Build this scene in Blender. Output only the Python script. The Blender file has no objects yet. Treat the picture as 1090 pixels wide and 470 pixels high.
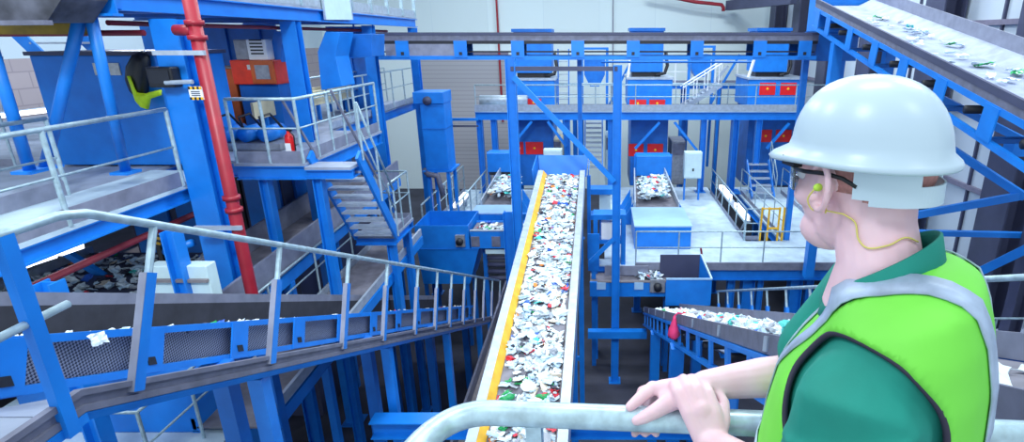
import bpy, bmesh, math, random
from mathutils import Vector, Matrix, noise
R = math.radians
random.seed(7)
SC = bpy.context.scene
COL = SC.collection

# ------------------------------------------------------------------ camera
FPX, PPX, PITCH, CAMZ = 595.0, 638.0, R(18.15), 1.8
cam_d = bpy.data.cameras.new('camera')
cam_d.sensor_width = 36.0
cam_d.lens = FPX / 1090 * 36
cam_d.shift_x = (545 - PPX) / 1090
cam_d.clip_start = 0.05
cam_d.clip_end = 200
cam = bpy.data.objects.new('camera', cam_d)
cam.location = (0, 0, CAMZ)
cam.rotation_euler = (math.pi / 2 - PITCH, 0, 0)
COL.objects.link(cam)
SC.camera = cam
SC.view_settings.view_transform = 'Standard'
SC.view_settings.look = 'None'
SC.view_settings.exposure = 0.0
SC.view_settings.gamma = 1.0
SC.view_settings.use_curve_mapping = False

CP, SP = math.cos(PITCH), math.sin(PITCH)

def at(px, py, X=None, Y=None, Z=None):
    """a measured sight line of the photograph met with a known plane of the hall"""
    a = (px - PPX) / FPX
    b = -(py - 235.0) / FPX
    d = Vector((a, CP + b * SP, -SP + b * CP))
    if Y is not None: t = Y / d.y
    elif X is not None: t = X / d.x
    else: t = (Z - CAMZ) / d.z
    return Vector((0, 0, CAMZ)) + d * t

# ------------------------------------------------------------------ materials
def lin(c):
    out = []
    for v in c:
        v = v / 255.0
        out.append(v / 12.92 if v <= 0.04045 else ((v + 0.055) / 1.055) ** 2.4)
    return (out[0], out[1], out[2], 1.0)

def mat(name, rgb, rough=0.5, metal=0.0, var=0.08, scale=6.0, bump=0.0, bscale=60.0, spec=0.5, dark=None, sss=0.0, emit=None, alpha=None, trans=0.0):
    m = bpy.data.materials.new(name)
    m.use_nodes = True
    nt = m.node_tree
    b = nt.nodes['Principled BSDF']
    c = lin(rgb)
    tc = nt.nodes.new('ShaderNodeTexCoord')
    nz = nt.nodes.new('ShaderNodeTexNoise')
    nz.inputs['Scale'].default_value = scale
    nz.inputs['Detail'].default_value = 5
    nt.links.new(tc.outputs['Object'], nz.inputs['Vector'])
    rp = nt.nodes.new('ShaderNodeValToRGB')
    rp.color_ramp.elements[0].position = 0.3
    rp.color_ramp.elements[1].position = 0.7
    d = lin(dark) if dark else tuple(max(0, v * (1 - 2.2 * var)) for v in c[:3]) + (1,)
    rp.color_ramp.elements[0].color = d
    rp.color_ramp.elements[1].color = tuple(min(1, v * (1 + var)) for v in c[:3]) + (1,)
    nt.links.new(nz.outputs['Fac'], rp.inputs['Fac'])
    nt.links.new(rp.outputs['Color'], b.inputs['Base Color'])
    b.inputs['Roughness'].default_value = rough
    b.inputs['Metallic'].default_value = metal
    b.inputs['Specular IOR Level'].default_value = spec
    if sss:
        b.inputs['Subsurface Weight'].default_value = sss
        b.inputs['Subsurface Radius'].default_value = (0.02, 0.008, 0.004)
        b.inputs['Subsurface Scale'].default_value = 0.3
    if trans:
        b.inputs['Transmission Weight'].default_value = trans
    if emit:
        b.inputs['Emission Color'].default_value = lin(rgb)
        b.inputs['Emission Strength'].default_value = emit
    if bump:
        n2 = nt.nodes.new('ShaderNodeTexNoise')
        n2.inputs['Scale'].default_value = bscale
        n2.inputs['Detail'].default_value = 4
        nt.links.new(tc.outputs['Object'], n2.inputs['Vector'])
        bp = nt.nodes.new('ShaderNodeBump')
        bp.inputs['Strength'].default_value = bump
        nt.links.new(n2.outputs['Fac'], bp.inputs['Height'])
        nt.links.new(bp.outputs['Normal'], b.inputs['Normal'])
    return m

def brick_mat(name, rgb, mortar, sx, sy, off=0.5, ms=0.02, axis='XZ', rough=0.8):
    m = mat(name, rgb, rough, var=0.05)
    nt = m.node_tree
    b = nt.nodes['Principled BSDF']
    tc = nt.nodes.new('ShaderNodeTexCoord')
    sep = nt.nodes.new('ShaderNodeSeparateXYZ')
    cmb = nt.nodes.new('ShaderNodeCombineXYZ')
    nt.links.new(tc.outputs['Object'], sep.inputs[0])
    nt.links.new(sep.outputs[axis[0]], cmb.inputs['X'])
    nt.links.new(sep.outputs[axis[1]], cmb.inputs['Y'])
    br = nt.nodes.new('ShaderNodeTexBrick')
    nt.links.new(cmb.outputs[0], br.inputs['Vector'])
    br.offset = off
    br.inputs['Scale'].default_value = 1.0
    br.inputs['Brick Width'].default_value = sx
    br.inputs['Row Height'].default_value = sy
    br.inputs['Mortar Size'].default_value = ms
    br.inputs['Color1'].default_value = lin(rgb)
    br.inputs['Color2'].default_value = tuple(v * 0.93 for v in lin(rgb)[:3]) + (1,)
    br.inputs['Mortar'].default_value = lin(mortar)
    nt.links.new(br.outputs['Color'], b.inputs['Base Color'])
    return m

M = {}
M['blue'] = mat('painted_blue_steel', (16, 124, 218), 0.42, var=0.05, scale=3, dark=(12, 112, 206))
M['blue_deep'] = mat('painted_deep_blue_steel', (12, 104, 194), 0.45, var=0.08, scale=3)
M['blue_light'] = mat('painted_light_blue_sheet', (160, 198, 234), 0.4, var=0.05, scale=2)
M['galv'] = mat('galvanised_steel', (176, 188, 204), 0.42, metal=0.35, var=0.08, scale=9)
M['galv_dk'] = mat('dull_galvanised_steel', (112, 114, 134), 0.55, metal=0.15, var=0.12, scale=7)
M['rail'] = mat('galvanised_rail_tube', (168, 192, 204), 0.38, metal=0.3, var=0.12, scale=14)
M['toe'] = mat('grey_kick_plate', (138, 142, 162), 0.5, metal=0.25, var=0.1, scale=5)
M['deck'] = mat('pale_chequer_deck', (188, 208, 222), 0.6, var=0.08, scale=2.5, bump=0.15, bscale=40, dark=(160, 180, 198))
M['deck_grey'] = mat('grey_walkway_plate', (150, 160, 182), 0.6, var=0.12, scale=2.5, bump=0.15, bscale=40)
M['floor'] = mat('dark_concrete', (58, 60, 76), 0.75, var=0.22, scale=0.7, bump=0.1, bscale=10)
M['belt'] = mat('grey_rubber_belt', (120, 118, 130), 0.7, var=0.14, scale=5)
M['belt_pale'] = mat('pale_dusty_belt', (150, 160, 186), 0.65, var=0.12, scale=4)
M['belt_dk'] = mat('dark_rubber_belt', (52, 54, 66), 0.7, var=0.15, scale=5)
M['dark'] = mat('near_black_steel', (26, 30, 42), 0.55, var=0.1)
M['steel'] = mat('grey_machine_steel', (146, 150, 160), 0.45, metal=0.35, var=0.12, scale=8)
M['wall'] = brick_mat('pale_wall_panel', (222, 238, 242), (206, 224, 232), 3.2, 20, off=0.0, ms=0.012, axis='XZ')
M['wall_r'] = mat('pale_side_panel', (190, 202, 216), 0.6, var=0.03, scale=0.6)
M['wall_l'] = mat('pale_left_cladding', (196, 212, 224), 0.6, var=0.03, scale=0.6)
M['block'] = brick_mat('pinkish_blockwork', (172, 160, 166), (150, 140, 148), 0.9, 0.45, axis='YZ')
M['shutter'] = brick_mat('ribbed_shutter', (172, 172, 180), (150, 150, 160), 30, 0.24, off=0, ms=0.02, axis='XZ')
M['navy'] = mat('dark_navy_steel', (66, 70, 98), 0.55, var=0.08, scale=2)
M['mullion'] = mat('lilac_grey_section', (122, 118, 140), 0.5, var=0.06)
M['red_pipe'] = mat('red_sprinkler_pipe', (158, 32, 50), 0.42, var=0.1, scale=4)
M['red_dk'] = mat('dull_red_pipe', (130, 34, 48), 0.5, var=0.1)
M['red'] = mat('signal_red', (226, 28, 32), 0.4, var=0.05)
M['orange'] = mat('orange_red_paint', (224, 56, 30), 0.42, var=0.08)
M['orange_dk'] = mat('burnt_orange_paint', (196, 86, 28), 0.5, var=0.1)
M['yellow'] = mat('safety_yellow', (240, 182, 30), 0.45, var=0.08, scale=6)
M['gold'] = mat('golden_guide_strip', (238, 184, 60), 0.5, var=0.1, scale=6)
M['cream'] = mat('cream_side_board', (214, 204, 170), 0.6, var=0.08, scale=3)
M['tan'] = mat('dusty_tan_plate', (128, 122, 126), 0.7, var=0.15, scale=3)
M['cab'] = mat('pale_grey_cabinet', (196, 220, 226), 0.45, var=0.03)
M['white'] = mat('white_plastic', (236, 240, 244), 0.45, var=0.02)
M['paper'] = mat('paper_notice', (206, 206, 204), 0.7, var=0.08, scale=20)
M['tubelight'] = mat('fluorescent_tube', (240, 246, 255), 0.5, emit=3.0)
M['black'] = mat('black_plastic', (18, 20, 30), 0.4, var=0.1)
M['olive'] = mat('olive_yellow_beam', (150, 120, 24), 0.55, var=0.15)
M['hopper_grey'] = mat('dusty_grey_hopper', (96, 98, 112), 0.55, metal=0.3, var=0.3, scale=3)

def mesh_mat(name, rgb, hole, scale):
    m = mat(name, rgb, 0.5, metal=0.3)
    nt = m.node_tree
    b = nt.nodes['Principled BSDF']
    tc = nt.nodes.new('ShaderNodeTexCoord')
    mp = nt.nodes.new('ShaderNodeMapping')
    mp.inputs['Rotation'].default_value = (R(45), 0, 0)
    nt.links.new(tc.outputs['Object'], mp.inputs['Vector'])
    ch = nt.nodes.new('ShaderNodeTexChecker')
    ch.inputs['Scale'].default_value = scale
    ch.inputs['Color1'].default_value = lin(rgb)
    ch.inputs['Color2'].default_value = lin(hole)
    nt.links.new(mp.outputs[0], ch.inputs['Vector'])
    nt.links.new(ch.outputs['Color'], b.inputs['Base Color'])
    return m
M['mesh'] = mesh_mat('perforated_guard_mesh', (140, 146, 166), (48, 54, 76), 64.0)

# ------------------------------------------------------------------ builders
class MB:
    def __init__(s):
        s.v = []; s.f = []
    def add(s, vs, fs):
        n = len(s.v)
        s.v += [Vector(p) for p in vs]
        s.f += [[i + n for i in f] for f in fs]
        return s
    def hexa(s, p):
        return s.add(p, [(0, 3, 2, 1), (4, 5, 6, 7), (0, 1, 5, 4), (1, 2, 6, 5), (2, 3, 7, 6), (3, 0, 4, 7)])
    def box(s, x0, x1, y0, y1, z0, z1):
        return s.hexa([(x0, y0, z0), (x1, y0, z0), (x1, y1, z0), (x0, y1, z0), (x0, y0, z1), (x1, y0, z1), (x1, y1, z1), (x0, y1, z1)])
    def bar(s, p, q, w, h, up=(0, 0, 1)):
        p = Vector(p); q = Vector(q)
        d = (q - p).normalized()
        up = Vector(up)
        if abs(d.dot(up)) > 0.99: up = Vector((0, 1, 0))
        r = d.cross(up).normalized(); u = r.cross(d).normalized()
        r *= w / 2; u *= h / 2
        return s.hexa([p - r - u, p + r - u, p + r + u, p - r + u, q - r - u, q + r - u, q + r + u, q - r + u])
    def ibeam(s, p, q, w, h, up=(0, 0, 1), t=0.02):
        """one closed I section swept from p to q"""
        p = Vector(p); q = Vector(q)
        d = (q - p).normalized()
        up = Vector(up)
        if abs(d.dot(up)) > 0.99: up = Vector((0, 1, 0))
        r = d.cross(up).normalized(); u = r.cross(d).normalized()
        a, b = w / 2, h / 2
        sec = [(-a, -b), (a, -b), (a, -b + t), (t / 2, -b + t), (t / 2, b - t), (a, b - t), (a, b), (-a, b), (-a, b - t), (-t / 2, b - t), (-t / 2, -b + t), (-a, -b + t)]
        n = len(sec)
        vs = [p + r * x + u * y for x, y in sec] + [q + r * x + u * y for x, y in sec]
        fs = [(i, (i + 1) % n, n + (i + 1) % n, n + i) for i in range(n)]
        for o in (0, n):
            for c in ((0, 1, 2, 3, 10, 11), (3, 4, 9, 10), (4, 5, 6, 7, 8, 9)):
                cc = [o + k for k in c]
                fs.append(cc[::-1] if o == 0 else cc)
        return s.add(vs, fs)
    def channel(s, p, q, w, h, side, t=0.012):
        """C section; side = direction the flanges point"""
        p = Vector(p); q = Vector(q)
        d = (q - p).normalized()
        r = Vector(side); r = (r - d * r.dot(d)).normalized()
        u = d.cross(r).normalized()
        if u.z < 0: u = -u
        b = h / 2
        sec = [(0, -b), (w, -b), (w, -b + t), (t, -b + t), (t, b - t), (w, b - t), (w, b), (0, b)]
        n = len(sec)
        vs = [p + r * x + u * y for x, y in sec] + [q + r * x + u * y for x, y in sec]
        fs = [(i, (i + 1) % n, n + (i + 1) % n, n + i) for i in range(n)]
        for o in (0, n):
            for c in ((0, 1, 2, 3), (0, 3, 4, 7), (4, 5, 6, 7)):
                fs.append([o + k for k in c])
        return s.add(vs, fs)
    def prism(s, pts, off):
        n = len(pts); off = Vector(off)
        vs = [Vector(p) for p in pts] + [Vector(p) + off for p in pts]
        fs = [list(range(n))[::-1], list(range(n, 2 * n))]
        fs += [(i, (i + 1) % n, n + (i + 1) % n, n + i) for i in range(n)]
        return s.add(vs, fs)
    def cyl(s, p, q, r0, r1=None, seg=10):
        return s.tube([p, q], r0, seg, r1)
    def tube(s, pts, r, seg=8, r1=None):
        pts = [Vector(p) for p in pts]
        n = len(pts); rings = []
        prev = None
        for i, p in enumerate(pts):
            if i == 0: d = pts[1] - pts[0]
            elif i == n - 1: d = pts[-1] - pts[-2]
            else: d = (pts[i + 1] - p).normalized() + (p - pts[i - 1]).normalized()
            d.normalize()
            if prev is None:
                up = Vector((0, 0, 1)) if abs(d.z) < 0.9 else Vector((0, 1, 0))
                a = d.cross(up).normalized()
            else:
                a = (prev - d * prev.dot(d)).normalized()
            prev = a
            b = d.cross(a)
            rr = r if r1 is None else r + (r1 - r) * i / (n - 1)
            if 0 < i < n - 1:
                c = max(0.5, (pts[i + 1] - p).normalized().dot(d)); 
            rings.append([p + (a * math.cos(2 * math.pi * k / seg) + b * math.sin(2 * math.pi * k / seg)) * rr for k in range(seg)])
        vs = [v for rg in rings for v in rg]
        fs = []
        for i in range(n - 1):
            for k in range(seg):
                fs.append((i * seg + k, i * seg + (k + 1) % seg, (i + 1) * seg + (k + 1) % seg, (i + 1) * seg + k))
        fs.append(list(range(seg))[::-1]); fs.append([(n - 1) * seg + k for k in range(seg)])
        return s.add(vs, fs)
    def loft(s, rings, cap=True):
        m = len(rings[0]); vs = [v for rg in rings for v in rg]; fs = []
        for i in range(len(rings) - 1):
            for k in range(m):
                fs.append((i * m + k, i * m + (k + 1) % m, (i + 1) * m + (k + 1) % m, (i + 1) * m + k))
        if cap:
            fs.append(list(range(m))[::-1]); fs.append([(len(rings) - 1) * m + k for k in range(m)])
        return s.add(vs, fs)
    def ball(s, c, rx, ry=None, rz=None, rot=None, nu=16, nv=10):
        ry = rx if ry is None else ry; rz = rx if rz is None else rz
        c = Vector(c); vs = []; fs = []
        for j in range(1, nv):
            th = math.pi * j / nv
            for i in range(nu):
                ph = 2 * math.pi * i / nu
                p = Vector((rx * math.sin(th) * math.cos(ph), ry * math.sin(th) * math.sin(ph), rz * math.cos(th)))
                if rot is not None: p = rot @ p
                vs.append(c + p)
        t = Vector((0, 0, rz)); bt = Vector((0, 0, -rz))
        if rot is not None: t = rot @ t; bt = rot @ bt
        vs += [c + t, c + bt]
        for j in range(nv - 2):
            for i in range(nu):
                fs.append((j * nu + i, (j + 1) * nu + i, (j + 1) * nu + (i + 1) % nu, j * nu + (i + 1) % nu))
        T = len(vs) - 2
        for i in range(nu):
            fs.append((i, (i + 1) % nu, T)[::-1] if False else (T, i, (i + 1) % nu))
            fs.append((T + 1, (nv - 2) * nu + (i + 1) % nu, (nv - 2) * nu + i))
        return s.add(vs, fs)
    def build(s, name, m, parent=None, smooth=False, bevel=0.0, origin=None):
        """one mesh object; its origin sits at its own base"""
        if origin is None:
            if parent is not None: origin = Vector((0, 0, 0))
            else:
                xs = [v.x for v in s.v]; ys = [v.y for v in s.v]; zs = [v.z for v in s.v]
                origin = Vector(((min(xs) + max(xs)) / 2, (min(ys) + max(ys)) / 2, min(zs)))
        base = Vector(origin)
        if parent is not None: base = parent['_w'] if False else Vector(WORLD[parent.name])
        me = bpy.data.meshes.new(name)
        me.from_pydata([v - base for v in s.v], [], s.f)
        bm = bmesh.new(); bm.from_mesh(me)
        bmesh.ops.recalc_face_normals(bm, faces=bm.faces)
        bm.to_mesh(me); bm.free()
        me.materials.append(m if not isinstance(m, str) else M[m])
        if smooth:
            for p in me.polygons: p.use_smooth = True
        o = bpy.data.objects.new(name, me)
        COL.objects.link(o)
        if parent is not None:
            o.parent = parent
        else:
            o.location = base
        WORLD[o.name] = base.copy()
        if bevel:
            bv = o.modifiers.new('edge', 'BEVEL'); bv.width = bevel; bv.segments = 2; bv.limit_method = 'ANGLE'; bv.angle_limit = R(40)
        return o

WORLD = {}

def tag(o, label, cat, group=None, kind=None):
    o['label'] = label; o['category'] = cat
    if group: o['group'] = group
    if kind: o['kind'] = kind
    return o

def thing(name, label, cat, loc, group=None):
    o = bpy.data.objects.new(name, None)
    o.empty_display_size = 0.2
    o.location = Vector(loc)
    COL.objects.link(o)
    WORLD[o.name] = Vector(loc)
    return tag(o, label, cat, group)

def struct(name, mb, m, **k):
    o = mb.build(name, m, origin=(0, 0, 0), **k)
    o['kind'] = 'structure'
    return o

def lerp(a, b, t): return Vector(a) * (1 - t) + Vector(b) * t

# ------------------------------------------------------------------ the hall
ZG = -7.2
struct('floor', MB().box(-17, 11, -2, 35, ZG - 0.2, ZG), 'floor')
struct('wall_back', MB().box(-17, 11, 34, 34.3, ZG, 8.5), 'wall')
struct('wall_right', MB().box(10, 10.3, -2, 34, ZG, 8.5), 'wall_r')
struct('wall_left', MB().box(-16.3, -16, -2, 34, ZG, 1.25), 'block')
struct('wall_left_upper', MB().box(-16.3, -16, -2, 34, 1.25, 8.5), 'wall_l')
struct('ceiling', MB().box(-17, 11, 27, 35, 8.5, 8.7), 'wall_l')
d1 = struct('door_1', MB().box(-10.8, -5.4, 33.9, 33.98, ZG, 0.85), 'shutter')
MB().box(-10.9, -5.3, 33.82, 33.98, 0.85, 1.05).build('door_head_box', 'mullion', d1)
# side wall rails and mullions
k = 1
for z in (4.6, 2.1, -0.1, -2.1, -4.4):
    struct('trim_%d' % k, MB().box(9.9, 10, -2, 34, z, z + 0.13), 'mullion'); k += 1
for y in (10.6, 14.6, 18.5, 22.4, 26.3, 30.1, 33):
    struct('trim_%d' % k, MB().box(9.93, 10, y, y + 0.07, ZG, 8.5), 'navy'); k += 1
where = ['directly behind the worker in white helmet', 'just above and behind the white helmet', 'beyond the upper belt conveyor near its high end', 'right of the third sorting cabin', 'far along the right side wall', 'nearest the back wall corner']
for i, y in enumerate((12.7, 16.6, 20.5, 24.4, 28.2, 32.0)):
    t = thing('wall_column', 'dark navy steel column on the right wall, ' + where[i], 'column', (9.7, y, ZG), 'dark columns along the right wall')
    MB().ibeam((9.62, y, ZG), (9.62, y, 8.3), 0.95, 0.62, up=(1, 0, 0), t=0.05).build('shaft', 'navy', t)
    MB().box(9.25, 9.95, y - 0.5, y + 0.5, ZG, ZG + 0.05).build('base_plate', 'navy', t)

# hall lighting: open sky from above plus unseen area lamps added as fill
w = bpy.data.worlds.new('hall_daylight'); SC.world = w
w.use_nodes = True
bg = w.node_tree.nodes['Background']
bg.inputs['Color'].default_value = (0.74, 0.89, 1.0, 1)
bg.inputs['Strength'].default_value = 1.0
def area(name, loc, size, power, rot=(0, 0, 0), color=(0.85, 0.95, 1.0), sy=None):
    l = bpy.data.lights.new(name, 'AREA'); l.energy = power; l.color = color
    l.shape = 'RECTANGLE'; l.size = size; l.size_y = sy or size
    o = bpy.data.objects.new(name, l); o.location = loc; o.rotation_euler = rot
    COL.objects.link(o); return o
for i, (x, y, p) in enumerate(((-8, 6, 460), (1, 4, 230), (7, 8, 460), (-8, 15, 650), (1, 14, 760), (7, 18, 650), (-6, 25, 700), (3, 25, 760))):
    area('overhead_fill', (x, y, 8.3), 3.0, p, sy=1.2)  # unseen lamps added overhead to light the hall
def aim(o, tgt):
    o.rotation_euler = (Vector(tgt) - o.location).to_track_quat('-Z', 'Y').to_euler()
aim(area('viewer_side_fill', (-3.2, -1.0, 6.5), 1.6, 300), (-7.5, 9, 0))  # added fill for the dim upper left steelwork, no real fixture
aim(area('viewer_side_fill', (3.0, -1.5, 7.0), 1.6, 60), (1.5, 6, 0))  # added weak fill toward the centre, no real fixture
for x, y, z, p in ((-8.0, 10.6, 1.85, 60), (-7.6, 14.8, 1.85, 60)):
    area('under_deck_fill', (x, y, z), 1.6, p, sy=.3)  # added fill under the upper deck, not a real fitting
def spot(loc, tgt, power, deg):
    l = bpy.data.lights.new('front_spot_fill', 'SPOT'); l.energy = power; l.color = (0.88, 0.96, 1.0)  # added frontal fill for faces turned to the camera, no gantry here
    l.spot_size = R(deg); l.spot_blend = .6; l.shadow_soft_size = .7
    o = bpy.data.objects.new('front_spot_fill', l); o.location = loc; COL.objects.link(o)
    aim(o, tgt)
spot((-1.5, -1.0, 7.8), (-5.0, 13.5, -3.0), 3600, 58)
spot((2.0, -1.0, 7.8), (3.0, 16.0, -4.2), 2600, 50)
# ------------------------------------------------------------------ waste pieces
def wmat(name, rgb, rough=0.45):
    return mat(name, rgb, rough, var=0.06, scale=12)
WM = {
    'white': wmat('white_film', (214, 226, 234)), 'ice blue': wmat('ice_blue_film', (186, 210, 230)),
    'grey': wmat('grey_scrap', (158, 164, 176)), 'cream': wmat('cream_card', (226, 214, 196)),
    'dark': wmat('dark_scrap', (46, 50, 70)), 'red': wmat('red_scrap', (206, 40, 60)),
    'green': wmat('green_bottle_plastic', (24, 150, 84)), 'teal': wmat('teal_film', (70, 196, 190)),
    'blue': wmat('blue_scrap', (40, 92, 190)), 'orange': wmat('orange_scrap', (224, 130, 50)), 'pink': wmat('pink_scrap', (226, 60, 116))}

def crumple(seed, size=0.1, flat=0.55):
    rnd = random.Random(seed)
    bm = bmesh.new()
    bmesh.ops.create_icosphere(bm, subdivisions=2, radius=1.0)
    off = Vector((rnd.uniform(0, 50), rnd.uniform(0, 50), rnd.uniform(0, 50)))
    sx, sy = rnd.uniform(0.8, 1.35), rnd.uniform(0.55, 0.95)
    for v in bm.verts:
        n = noise.noise(v.co * 1.6 + off) * 0.75 + noise.noise(v.co * 4.2 + off) * 0.5
        c = v.co * (1 + n)
        v.co = Vector((c.x * sx, c.y * sy, c.z * flat)) * size
    return bm
def sheet(seed, size=0.12):
    rnd = random.Random(seed)
    bm = bmesh.new()
    bmesh.ops.create_grid(bm, x_segments=5, y_segments=4, size=1.0)
    off = Vector((rnd.uniform(0, 50), rnd.uniform(0, 50), 0))
    for v in bm.verts:
        c = v.co
        z = noise.noise(c * 1.3 + off) * 0.7 + noise.noise(c * 3.1 + off) * 0.28
        v.co = Vector((c.x * 0.95 + noise.noise(c * 2 + off) * .3, c.y * 0.7 + noise.noise(c * 2.4 - off) * .25, z * 0.5)) * size
    geo = bmesh.ops.extrude_face_region(bm, geom=bm.faces[:])
    for e in geo['geom']:
        if isinstance(e, bmesh.types.BMVert): e.co.z -= 0.006
    bmesh.ops.recalc_face_normals(bm, faces=bm.faces)
    return bm
def bottle(seed, size=0.1):
    mb = MB()
    prof = [(-1.25, .30), (-1.2, .42), (-.6, .40), (-.2, .36), (.2, .42), (.6, .40), (.9, .2), (1.0, .13), (1.25, .13)]
    rnd = random.Random(seed)
    rings = []
    for x, r in prof:
        k = rnd.uniform(.7, 1.1)
        rings.append([Vector((x, r * math.cos(2 * math.pi * i / 10) * 1.1, r * k * math.sin(2 * math.pi * i / 10) * .8)) * size for i in range(10)])
    mb.loft(rings)
    bm = bmesh.new(); me = bpy.data.meshes.new('tmp'); me.from_pydata(mb.v, [], mb.f); bm.from_mesh(me); bpy.data.meshes.remove(me)
    bmesh.ops.recalc_face_normals(bm, faces=bm.faces)
    return bm
def carton(seed, size=0.1):
    rnd = random.Random(seed)
    mb = MB()
    h = rnd.uniform(.15, .3)
    p = [Vector((x * 1.1 + rnd.uniform(-.15, .15), y * .7 + rnd.uniform(-.12, .12), z * h + rnd.uniform(-.1, .1))) * size for z in (-1, 1) for x, y in ((-1, -1), (1, -1), (1, 1), (-1, 1))]
    mb.hexa(p)
    bm = bmesh.new(); me = bpy.data.meshes.new('tmp'); me.from_pydata(mb.v, [], mb.f); bm.from_mesh(me); bpy.data.meshes.remove(me)
    bmesh.ops.subdivide_edges(bm, edges=bm.edges[:], cuts=2, use_grid_fill=True)
    for v in bm.verts:
        v.co += Vector((noise.noise(v.co * 30), noise.noise(v.co * 31 + Vector((9, 0, 0))), noise.noise(v.co * 29 + Vector((0, 7, 0))))) * size * .18
    bmesh.ops.recalc_face_normals(bm, faces=bm.faces)
    return bm

KIND = {'film': ('film_scrap', 'crumpled film scrap'), 'wad': ('waste_wad', 'crumpled wad'), 'bottle': ('plastic_bottle', 'crushed plastic bottle'), 'carton': ('carton_piece', 'flattened carton piece')}
GEN = {'film': [sheet(i) for i in range(6)], 'wad': [crumple(i + 20) for i in range(5)], 'bottle': [bottle(i + 40) for i in range(3)], 'carton': [carton(i + 60) for i in range(3)]}
PIECE = {}
def piece_mesh(kind, i, colour):
    key = (kind, i, colour)
    if key not in PIECE:
        me = bpy.data.meshes.new(KIND[kind][0])
        GEN[kind][i].to_mesh(me)
        me.materials.append(WM[colour])
        if kind != 'carton':
            for p in me.polygons: p.use_smooth = (kind == 'bottle')
        PIECE[key] = me
    return PIECE[key]
def pick(rnd):
    u = rnd.random()
    col = ('white' if u < .48 else 'ice blue' if u < .70 else 'grey' if u < .80 else 'cream' if u < .85 else 'dark' if u < .89 else
           'red' if u < .92 else 'green' if u < .945 else 'blue' if u < .97 else 'orange' if u < .985 else 'teal')
    v = rnd.random()
    kind = 'film' if v < .58 else 'wad' if v < .76 else 'bottle' if v < .88 else 'carton'
    i = rnd.randrange(len(GEN[kind]))
    return kind, i, col
def rot_rand(rnd, tilt=.5):
    from mathutils import Euler
    return Euler((rnd.uniform(-tilt, tilt), rnd.uniform(-tilt, tilt), rnd.uniform(0, 6.28)))
def drop_piece(kind, i, col, loc, rot, s, label, group=None):
    o = bpy.data.objects.new(KIND[kind][0], piece_mesh(kind, i, col))
    o.location = loc; o.rotation_euler = rot; o.scale = (s, s, s)
    COL.objects.link(o)
    return tag(o, label, 'waste piece', group)
def heap(name, label, spots, rnd, s0=.6, s1=1.2, pal=None):
    """a mass of small waste nobody could count: one object"""
    vs, fs, mi = [], [], []
    cols = list(WM)
    for p in spots:
        kind, i, col = pick(rnd)
        if pal: col = rnd.choice(pal)
        bm = GEN[kind][i]
        s = rnd.uniform(s0, s1)
        mx = Matrix.Translation(p) @ rot_rand(rnd).to_matrix().to_4x4() @ Matrix.Scale(s, 4)
        n = len(vs)
        bm.verts.ensure_lookup_table()
        vs += [mx @ v.co for v in bm.verts]
        for f in bm.faces:
            fs.append([v.index + n for v in f.verts]); mi.append(cols.index(col))
    me = bpy.data.meshes.new(name)
    base = Vector(spots[0])
    me.from_pydata([v - base for v in vs], [], fs)
    for c in cols: me.materials.append(WM[c])
    me.polygons.foreach_set('material_index', mi)
    o = bpy.data.objects.new(name, me); o.location = base
    COL.objects.link(o)
    return tag(o, label, 'waste', kind='stuff')

# ------------------------------------------------------------------ railings, columns, platforms
def railing(label, pts, h=1.1, sp=1.4, r=.022, toe=.14, group=None, mid=(0.55,), m='rail', post='tube', cat='railing', name='guard_railing', toe_m='toe', pw=.06, ends=True, mid_r=.016):
    pts = [Vector(p) for p in pts]
    t = thing(name, label, cat, pts[0], group)
    up = Vector((0, 0, 1))
    MB().tube([p + up * h for p in pts], r, 8).build('top_rail', m, t, smooth=True)
    for k in mid:
        MB().tube([p + up * (h * k) for p in pts], mid_r, 6).build('mid_rail', m, t, smooth=True)
    for a, b in zip(pts[:-1], pts[1:]):
        n = max(1, round((b - a).length / sp))
        for i in range(n + 1):
            if i == n and b is not pts[-1]: continue
            p = a.lerp(b, i / n)
            mb = MB()
            if post == 'tube': mb.tube([p, p + up * h], r * .95, 8)
            else: mb.bar(p, p + up * h, pw, pw * .45, up=(b - a))
            mb.build('post', m, t)
        if toe:
            MB().bar(a + up * (toe / 2 + .01), b + up * (toe / 2 + .01), .012, toe).build('toe_board', toe_m, t)
    return t
def column(label, x, y, z0, z1, w=.3, group=None, m='blue', ax='x', d=None, name='steel_column', cat='column', t=.02, plate=True):
    th = thing(name, label, cat, (x, y, z0), group)
    MB().ibeam((x, y, z0 + .02), (x, y, z1), w, d or w, up=(1, 0, 0) if ax == 'x' else (0, 1, 0), t=t).build('shaft', m, th)
    if plate: MB().box(x - w * .8, x + w * .8, y - w * .8, y + w * .8, z0, z0 + .02).build('base_plate', m, th)
    return th
def beam(label, p, q, w=.15, h=.25, m='blue', group=None, name='steel_beam', cat='beam', shape='I'):
    mb = MB()
    if shape == 'I': mb.ibeam(p, q, w, h, t=.018)
    elif shape == 'C': mb.channel(p, q, w, h, (0, 1, 0))
    elif shape == 'tube': mb.tube([p, q], w / 2, 10)
    else: mb.bar(p, q, w, h)
    return tag(mb.build(name, m), label, cat, group)
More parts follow.
